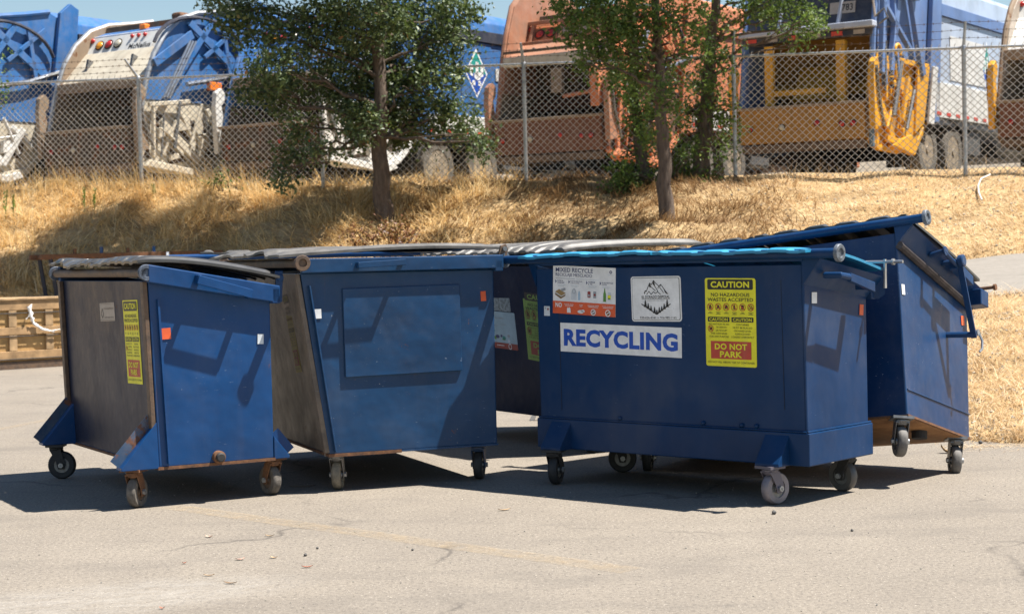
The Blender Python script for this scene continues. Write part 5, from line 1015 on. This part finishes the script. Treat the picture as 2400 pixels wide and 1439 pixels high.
p.poly(INK['tan'], [(q(.035), z(.55)), (q(.10), z(.49)), (q(.21), z(.57)), (q(.14), z(.63))], 1); p.poly(flat('ink_brown', (.20, .12, .04), .5), [(q(.035), z(.57)), (q(.14), z(.65)), (q(.21), z(.59)), (q(.20), z(.63)), (q(.13), z(.69)), (q(.04), z(.61))], 2); p.poly(INK['grey'], [(q(.13), z(.49)), (q(.20), z(.46)), (q(.21), z(.50)), (q(.15), z(.54))], 2)
p.poly(INK['pale'], [(q(.30), z(.70)), (q(.30), z(.55)), (q(.325), z(.48)), (q(.345), z(.45)), (q(.365), z(.48)), (q(.385), z(.55)), (q(.385), z(.70))], 1); p.ring(INK['grey'], q(.345), z(.52), w*.03, w*.006, 2)
p.poly(flat('ink_sky', (.35, .5, .62), .4), [(q(.41), z(.70)), (q(.41), z(.57)), (q(.42), z(.51)), (q(.435), z(.51)), (q(.445), z(.57)), (q(.445), z(.70))], 1)
p.rect(INK['dullred'], q(.585), z(.57), w*.048, h*.13, 1, w*.01); p.rect(INK['grey'], q(.585), z(.59), w*.03, h*.05, 2); p.rect(INK['grey'], q(.675), z(.57), w*.046, h*.14, 1, w*.008); p.rect(INK['dullred'], q(.675), z(.57), w*.03, h*.04, 2)
p.poly(INK['green'], [(q(.81), z(.70)), (q(.81), z(.54)), (q(.823), z(.48)), (q(.825), z(.42)), (q(.838), z(.42)), (q(.84), z(.48)), (q(.853), z(.54)), (q(.853), z(.70))], 1)
p.rect(INK['pale'], q(.905), z(.585), w*.048, h*.17, 1, w*.008); p.rect(INK['yellow'], q(.905), z(.60), w*.046, h*.08, 2); p.rect(INK['green'], q(.905), z(.63), w*.03, h*.025, 3)
p.text(INK['white'], 'NO', q(.045), z(.82), w*.105, h*.10, .03, 2, 'l')
for u, t1 in ((.265, 'PLASTIC BAGS'), (.46, 'FOAM'), (.655, 'SHREDDED PAPER'), (.885, 'FOOD & LIQUIDS')): p.text(INK['white'], t1, q(u), z(.795), w*.0125*len(t1), h*.024, .008, 2); p.rect(INK['white'], q(u), z(.825), w*.011*len(t1), h*.009, 2)
p.poly(INK['white'], [(q(.235), z(.97)), (q(.235), z(.89)), (q(.25), z(.85)), (q(.26), z(.88)), (q(.275), z(.85)), (q(.29), z(.89)), (q(.295), z(.97))], 2); p.disc(INK['white'], q(.455), z(.935), w*.05, h*.035, 2); p.disc(INK['white'], q(.49), z(.92), w*.03, h*.03, 2)
p.ring(INK['white'], q(.655), z(.93), w*.04, w*.01, 2); p.line(INK['white'], [(q(.63), z(.955)), (q(.68), z(.905))], w*.012, 2); p.disc(INK['grey'], q(.655), z(.93), w*.026, None, 1); p.ring(INK['white'], q(.885), z(.93), w*.042, w*.011, 2); p.line(INK['white'], [(q(.86), z(.955)), (q(.91), z(.905))], w*.012, 2); p.disc(INK['tan'], q(.885), z(.93), w*.026, None, 1)
p.build(o)
tape(B, INK['red'], q4(1841, 676, 1857, 702, 0, 0), 'face'); tape(B, INK['white'], q4(1902, 685, 1914, 711, 0, 0), 'end', .002); tape(B, INK['orange'], q4(2014, 713, 2023, 738, 0, 1), 'end', .002)
o, w, h = B.sheet('paper_tag', INK['pale'], ((1276, 717), (1289, 718), (1291, 740), (1277, 740)), lift=.003); p = Print(); p.rect(INK['dullred'], w*.2, h*.2, w*.25, h*.2); p.rect(INK['grey'], -w*.25, h*.3, w*.2, h*.15); p.build(o)

# --- bin 4: behind, in the gap, dark with faded labels
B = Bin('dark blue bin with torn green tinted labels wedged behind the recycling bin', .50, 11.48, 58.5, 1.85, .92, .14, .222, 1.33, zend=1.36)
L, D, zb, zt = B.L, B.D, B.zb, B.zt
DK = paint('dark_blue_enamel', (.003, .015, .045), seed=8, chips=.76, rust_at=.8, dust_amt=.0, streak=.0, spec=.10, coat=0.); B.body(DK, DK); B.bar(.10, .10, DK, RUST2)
for x0, x1 in ((0, .045), (-L-.045, -L)): m = MB(); m.prism([(B.fy(zt), 1.27), (D+.04, 1.29), (D+.04, 1.38), (B.fy(zt), 1.36)], x0, x1); m.build('end_lip', DK, B.root, .006)
for x0, x1, sd in ((-L-.03, -L/2-.005, 7), (-L/2+.005, .05, 8)): B.lid(x0, x1, B.fy(zt)-.07, D+.05, zt+.05, zt+.085, PLASTICG, .15, .030, .03, .012, sd)
for x in (-.1, -L+.1): B.caster(x, .07, 20, wheelmat=DRUB); B.caster(x, D-.09, -30, wheelmat=DRUB)
for x in (-.0, -L+.10): B.gusset(x, .1, .10, .15, DK, fl=0)
o, w, h = B.sheet('caution_sticker', INK['lime'], ((1219, 683), (1312, 692), (1336, 862), (1246, 840)), label='torn greenish caution sticker', lift=.003); caution(o, w, h, 'lime', ('black', 'dullred'))
o, w, h = B.sheet('recycle_guide_sticker', flat('ink_bluish', (.34, .47, .52), .5), ((1085, 722), (1207, 734), (1216, 821), (1096, 806)), label='bluish recycling guide sticker', lift=.003, r=.01); p = Print(); p.rect(INK['dullred'], 0, -h*.42, w, h*.16, 1)
rr_ = random.Random(4)
for k in range(16): p.disc(INK[rr_.choice(('teal', 'navy', 'grey', 'green', 'pale'))], rr_.uniform(-.2, .45)*w, rr_.uniform(-.28, .0)*h, w*rr_.uniform(.015, .045), h*rr_.uniform(.02, .06), 1, 7)
for k in range(6): p.rect(INK['grey'], rr_.uniform(-.1, .35)*w, rr_.uniform(.08, .35)*h, w*rr_.uniform(.08, .18), h*.012, 1)
p.disc(INK['teal'], .08*w, .36*h, w*.03, h*.07); p.ring(INK['white'], .36*w, -.42*h, w*.03, w*.008, 2); p.rect(INK['white'], .18*w, -.41*h, w*.14, h*.015, 2); p.build(o)
o, w, h = B.sheet('old_label', flat('ink_grey_label', (.26, .30, .30), .6, 0, .5, 40), ((1080, 683), (1194, 694), (1199, 731), (1085, 720)), label='worn grey label', lift=.003, r=.01)

# --- bin 5: tipped up at the right
B = Bin('scuffed blue bin tipped back with front wheels off the ground', 2.195, 9.509, 38.13, 1.85, .881, .127, .222, 1.303, tilt=(14.3, 6.23, .195), zend=1.20)
L, D, zb, zt = B.L, B.D, B.zb, B.zt; B.body(BLUE5, paint('dark_blue_scuffed', (.006, .03, .10), seed=9, chips=.68, dust_amt=.08, streak=.1))
B.bar(.19, .19, BLUE5, flat('scuffed_grey_steel', (.15, .17, .20), .5, .4, .5, 30), kr=.044, lift=.012)
for sx in (0, 1):
    X = lambda v: v if sx == 0 else -L-v
    y0 = B.fy(1.20); vs = [(X(0), y0, 1.19), (X(0), D+.01, 1.045), (X(.085), D+.03, 1.15), (X(.085), y0+.03, 1.30)]
    m = MB(); m.add([Vector(v) for v in vs]+[Vector(v)+Vector((-.008 if sx == 0 else .008, 0, -.004)) for v in vs], [(0, 1, 2, 3), (7, 6, 5, 4), (0, 4, 5, 1), (1, 5, 6, 2), (2, 6, 7, 3), (3, 7, 4, 0)]); lp = m.build('end_lip', BLUE5, B.root)
    m = MB(); m.tube([(X(.012), y0, 1.185), (X(.012), D+.02, 1.040)], .024, 8); m.build('lip_flange', flat('dark_grimy_steel', (.05, .04, .04), .6, .2, .4, 20), lp, smooth=40)
    m = MB(); m.add([(X(0), y0-.004, 1.19), (X(.12), B.fy(zt)-.01, zt), (X(-.01), B.fy(zt)-.004, zt), (X(0), y0-.010, 1.19), (X(.12), B.fy(zt)-.016, zt), (X(-.01), B.fy(zt)-.010, zt)], [(0, 1, 2), (5, 4, 3), (0, 3, 4, 1), (1, 4, 5, 2), (2, 5, 3, 0)]); m.build('corner_gusset', BLUE5, lp)
    if sx == 0: lip = lp
m = MB(); m.tube([(.05, .22, 1.20), (.14, .22, 1.215)], .017, 8); m.tube([(.14, .20, 1.215), (.145, .42, 1.16)], .014, 8); m.lathe([(0, .028), (.012, .028)], (.14, .22, 1.215), (1, 0, 0), 14); m.prism([(.38, 1.15), (.62, 1.10), (.62, 1.155), (.38, 1.205)], .10, .15); m.build('handle', BLUE5, lip, .003)
MB().box(.02, .12, D-.07, D+.045, 1.03, 1.13).build('lip_end_box', BLUE5, B.root, .006)
a0 = B.end(2248, 612, .16); a1 = B.end(2283, 792, .16)
m = MB(); m.bar(a0, a1, .012, .035, (1, 0, 0)); m.lathe([(0, .036), (.03, .036), (.034, .026)], a0-Vector((.0, 0, 0)), (1, 0, 0), 18); arm = m.build('lock_bar', BLUE5, B.root, .002)
m = MB(); m.tube([(.05, a0.y, a0.z), (.17, a0.y, a0.z)], .016, 8); m.tube([(.0, a1.y-.02, a1.z+.03), (.17, a1.y, a1.z+.02)], .018, 8); m.build('lock_bar_stub', BLUE5, arm, smooth=40)
m = MB(); m.tube([a1+Vector((.02, .03, .03)), a1+Vector((.03, .05, -.01)), a1+Vector((.03, .045, -.06)), a1+Vector((.02, .03, -.08))], .008, 6); m.lathe([(-.012, .02), (.012, .02)], a1+Vector((.01, .02, .035)), (1, 0, 0), 10); m.build('lock_chain', GALV, arm, smooth=40)
MB().bar((-L-.05, D+.02, 1.08), (.02, D+.02, 1.08), .05, .08).build('rear_rail', BLUE5, B.root, .006); m = MB(); m.tube([(-.1, D+.055, 1.16), (.16, D+.055, 1.16)], .011, 8); m.lathe([(0, .02), (.015, .02)], (.15, D+.055, 1.16), (1, 0, 0), 10); m.build('hinge_rod', RUST, B.root, smooth=40)
for x0, x1, sd in ((-L-.05, -L/2-.005, 9), (-L/2+.005, .06, 10)): B.lid(x0, x1, B.fy(zt)-.0, D+.06, zt+.050, 1.215, PLASTIC, .20, .036, .012, .004, sd)
for yy in np.linspace(-.1, .72, 5):
    pass
MB().box(-L+.01, -.008, .008, D-.008, zb-.010, zb-.002).build('underside', rusty('orange_rust_underside', (.16, .07, .025), (.42, .22, .09), .85, 5), B.root)
m = MB(); m.lathe([(0, .045), (.05, .045)], (-.13, .45, zb-.055), (0, 0, 1), 16); m.build('drain_plug', DRUB, B.root)
m = MB(); m.tube([(.003, 0, zb+.15), (.003, D, zb+.15)], .004, 6); m.build('weld_seam', BLUE5, B.root)
MB().box(-L-.003, .005, D*.0, D+.004, zb-.003, zb+.009).build('bottom_rim', RUST, B.root)
B.caster(-.05, .03, 40, wheelmat=flat('worn_grey_wheel', (.15, .14, .13), .7, 0, .35, 14)); B.caster(-.05, D-.09, 36, wheelmat=flat('worn_grey_wheel', (.15, .14, .13), .7, 0, .35, 14)); B.caster(-L+.1, .03, 25, wheelmat=DRUB)
tape(B, INK['red'], q4(2057, 636, 2076, 660, 1, -1), 'face'); tape(B, INK['white'], q4(2112, 666, 2119, 690, 2, 1), 'end', .002); tape(B, INK['orange'], q4(2252, 740, 2259, 762, 1, 1), 'end', .002)

# --- bin 6: behind the first two, only its bar and lid edge show
kx = at_depth(385, 602, 13.6)
B = Bin('blue bin hidden behind the first two bins, only bar end and lid edge showing', kx.x+1.93, 13.6+.2, -8, 1.8, .95, .06, .222, kx.z-.012, zend=1.33)
L, D, zb, zt = B.L, B.D, B.zb, B.zt; B.body(BLUE, BLUE); B.bar(.10, .10, BLUE, GALV)
for x0, x1 in ((0, .045), (-L-.045, -L)): m = MB(); m.prism([(B.fy(zt), 1.30), (D+.04, 1.27), (D+.04, 1.36), (B.fy(zt), 1.40)], x0, x1); m.build('end_lip', BLUE, B.root, .006)
for x0, x1, sd in ((-L+.15, -L/2-.005, 12), (-L/2+.005, .04, 13)): B.lid(x0, x1, B.fy(zt)-.04, D+.05, zt+.03, zt+.0, PLASTICG, .3, .02, .01, .012, sd)
for x in (-.1, -L+.1): B.caster(x, .07, 10, wheelmat=DRUB); B.caster(x, D-.09, -20, wheelmat=DRUB)

# ------------------------------------------------------------------ crate, rusty frame and small things
PINE = flat('weathered_pine', (.36, .225, .11), .75, 0, .3, 5); OSB = flat('tan_plywood', (.40, .25, .10), .75, 0, .2, 9); PINE2 = flat('dull_pine', (.38, .25, .13), .8, 0, .3, 6)
cb = hit(185, 856); cb = gp(185, 856)
ang = rad(40); crate = empty('wooden_crate', Matrix.Translation(cb) @ Matrix.Rotation(ang, 4, 'Z'), 'wooden shipping crate with pine battens on the lot', 'crate')
H = .92
MB().box(-2.6, .25, .03, 1.0, .10, H-.02).build('plywood_panel', OSB, crate)
for z0, z1 in ((H-.13, H), (.46, .56), (.12, .24)): MB().box(-2.6, .25, -.012, .028, z0, z1).build('batten', PINE, crate, .004)
for k in range(6): x = -2.55+.52*k; MB().box(x, x+.11, -.010, .027, .245, .455).build('upright', PINE2, crate, .004); MB().box(x, x+.11, -.010, .027, .565, H-.135).build('upright', PINE2, crate, .004)
MB().box(-2.62, .27, -.03, 1.03, H+.002, H+.03).build('crate_lid', PINE2, crate, .004)
for y in (0.0, .45, .9): MB().box(-2.6, .25, y, y+.09, .0, .10).build('skid', RUST2 if y == 0 else PINE2, crate, .004)
for z in (H-.17, .44, .135): m = MB(); m.tube([(-2.6, -.016, z), (.25, -.016, z)], .006, 5); m.build('strap', DRUB, crate)
R = random.Random(2)
def ribbon(m, pts, w0, w1, n=14):
    vs = []; P_ = [Vector(q) for q in pts]
    for k in range(n+1):
        t_ = k/n*(len(P_)-1); i0 = min(int(t_), len(P_)-2); c_ = P_[i0].lerp(P_[i0+1], t_-i0); w_ = (w0+(w1-w0)*k/n)*R.uniform(.55, 1.25); a_ = R.uniform(.5, 1.0)
        vs += [c_+Vector((-w_*a_, R.uniform(-.02, .015), -w_*.5)), c_+Vector((0, R.uniform(-.03, .0), 0)), c_+Vector((w_*a_, R.uniform(-.02, .015), w_*.5))]
    m.add(vs, [(3*k+j, 3*k+j+1, 3*k+j+4, 3*k+j+3) for k in range(n) for j in range(2)])
m = MB(); xs_ = lambda px, py: Vector((-(185-px)/172/.72, -.04, (856-py)/172))
ribbon(m, [xs_(97, 710), xs_(99, 735), xs_(104, 752), xs_(118, 766), xs_(140, 774)], .035, .016); ribbon(m, [xs_(98, 730), xs_(90, 742)], .018, .006, 5); ribbon(m, [xs_(130, 772), xs_(150, 768), xs_(160, 764)], .012, .005, 6); ribbon(m, [xs_(160, 764), xs_(166, 778)], .007, .004, 4)
o = m.build('plastic_film', flat('white_plastic_film', (.8, .78, .76), .4), None, smooth=60); sm = o.modifiers.new('s', 'SOLIDIFY'); sm.thickness = .003
o.matrix_basis = crate.matrix_basis.copy(); tag(o, 'white shred of plastic film hanging on the wooden crate', 'plastic film')

fr0 = at_depth(95, 603, 24.0); fr1 = at_depth(520, 592, 25.6); frz = fr0.z
fr = empty('rusty_steel_frame', Matrix.Translation((fr0.x, fr0.y, 0)), 'rusty steel rack with slanted dark legs in the shade behind the crate', 'steel rack')
rel = lambda v: Vector(v)-Vector((fr0.x, fr0.y, 0))
dirf = (fr1-fr0); dirf.z = 0; dirf.normalize(); nf = Vector((-dirf.y, dirf.x, 0))
for off in (0, .45): MB().bar(rel(fr0)+nf*off, rel(fr1)+nf*off, .07, .075).build('top_beam', RUST, fr, .006)
for k in range(5): c_ = rel(fr0)+dirf*(.12+.62*k); m = MB(); m.bar(c_, c_+nf*.45, .05, .05); m.build('cross_bar', RUST, fr, .004)
for s_ in (.14, 1.6, 2.4):
    for off in (0, .45): c_ = rel(fr0)+dirf*s_+nf*off; MB().bar(c_, Vector((c_.x+.22, c_.y, -.02 if off == 0 else 0.)), .055, .05).build('leg', flat('dark_blue_leg', (.01, .014, .03), .5), fr, .004)
for k in range(4): c_ = rel(fr0)+dirf*(.5+.4*k)+Vector((0, 0, .03)); m = MB(); m.tube([c_, c_+Vector((0, 0, .08+.02*(k % 2)))], .025, 7); m.build('stub_post', BLUE if k % 2 else RUST, fr, smooth=40)

# hose on the bank
pts = [hit(2320, 418), hit(2298, 428), hit(2291, 445), hit(2293, 462), hit(2300, 478)]
m = MB(); f = []
for a_, b_ in zip(pts, pts[1:]):
    for k in range(4): f.append(a_.lerp(b_, k/4)+Vector((0, -.03, .05)))
f.append(pts[-1]+Vector((0, -.03, .05))); m.tube([q-pts[0] for q in f], .012, 8); o = m.build('white_hose', flat('white_hose_plastic', (.58, .55, .50), .5), smooth=50); o.location = pts[0]; tag(o, 'short white plastic hose lying on the sunny bank', 'hose')
# white bracket on the ground under the dark bin
p0 = gp(1246, 985); m = MB(); m.prism([(-.02, 0), (.02, 0), (.06, .075), (.42, .075), (.42, .095), (.035, .095)], -.03, .03, 'y'); o = m.build('white_bracket', INK['white'], None, .003); o.location = p0; o.rotation_euler = (0, 0, rad(-8)); tag(o, 'white metal bracket on the asphalt behind the recycling bin', 'bracket')
# leaves, twigs and pebbles on the lot
def curled(name, px, py, ln, wd, col, label, seed, cat='leaf', grp=None, h=.012):
    R = random.Random(seed); c = gp(px, py); m = MB(); n = 6; vs = []
    for k in range(n+1):
        t_ = k/n-.5; w_ = wd*(1-(2*t_)**2)**.5*.5+.0008; z = .003+h*(2*t_)**2
        vs += [(t_*ln, -w_, z+h*.5), (t_*ln, 0, z), (t_*ln, w_, z+h*.4)]
    m.add(vs, [(3*k+j, 3*k+j+1, 3*k+j+4, 3*k+j+3) for k in range(n) for j in range(2)]); o = m.build(name, flat('leaf_'+col, {'tan': (.45, .30, .16), 'red': (.42, .11, .05), 'brown': (.20, .12, .06), 'pink': (.55, .33, .25)}[col], .7), smooth=60)
    o.location = c; o.rotation_euler = (0, 0, R.uniform(-.5, .5)); tag(o, label, cat, grp)
GL = 'fallen leaves on the asphalt'
for k, (px, py, ln, wd, col, lb) in enumerate(((1182, 1196, .07, .02, 'tan', 'largest dry tan leaf on the asphalt near the recycling bin shadow'), (490, 1259, .04, .018, 'pink', 'pale pinkish leaf just below the start of the worn yellow line'), (563, 1312, .045, .018, 'pink', 'pale pinkish leaf among the scraps on the open asphalt'), (642, 1308, .035, .016, 'tan', 'short tan leaf beside a dark pebble on the asphalt'), (540, 1368, .06, .016, 'brown', 'curled dark brown leaf on the open asphalt'), (720, 1330, .05, .012, 'red', 'long reddish leaf scrap under a dark pebble'), (432, 1321, .02, .01, 'red', 'small reddish scrap on the asphalt before the grimy faced bin'), (380, 1427, .022, .012, 'red', 'small reddish scrap beside the white chalk stain'), (632, 1257, .05, .01, 'tan', 'thin tan leaf just below the worn yellow line'), (490, 1350, .05, .009, 'tan', 'very thin tan leaf near the white chalk stain'))):
    curled('fallen_leaf', px, py, ln, wd, col, lb, k, 'leaf', GL, .006)
curled('dry_leaf', 2222, 1062, .09, .06, 'tan', 'curled dry leaf beside the rear wheel of the tipped bin', 3, h=.04)
curled('wood_splinter', 708, 1141, .16, .028, 'brown', 'brown wood splinter in the shade between two bin wheels', 5, 'splinter', h=.004)
for k, (px, py, r_, lb) in enumerate(((716, 1303, .008, 'dark pebble standing among the leaf scraps on the asphalt'), (1814, 1205, .012, 'dark pebble by the grey front wheel of the recycling bin'), (744, 1286, .006, 'small dark pebble below the middle of the yellow line'), (967, 1290, .006, 'small dark pebble touching the far end of the yellow line'), (1997, 1245, .007, 'small dark pebble on bare asphalt before the tipped bin'), (2298, 1040, .014, 'dark pebble at the edge of the straw berm'))):
    m = MB(); R = random.Random(k); m.lathe([(-r_, r_*.3), (-r_*.6, r_*.9), (0, r_*1.1), (r_*.5, r_*.8), (r_, r_*.2)], (0, 0, r_*.9), (R.uniform(-.3, .3), R.uniform(-.3, .3), 1), 7); o = m.build('pebble', flat('dark_pebble', (.09, .085, .08), .8), smooth=30); o.location = gp(px, py); tag(o, lb, 'pebble', 'pebbles on the lot')
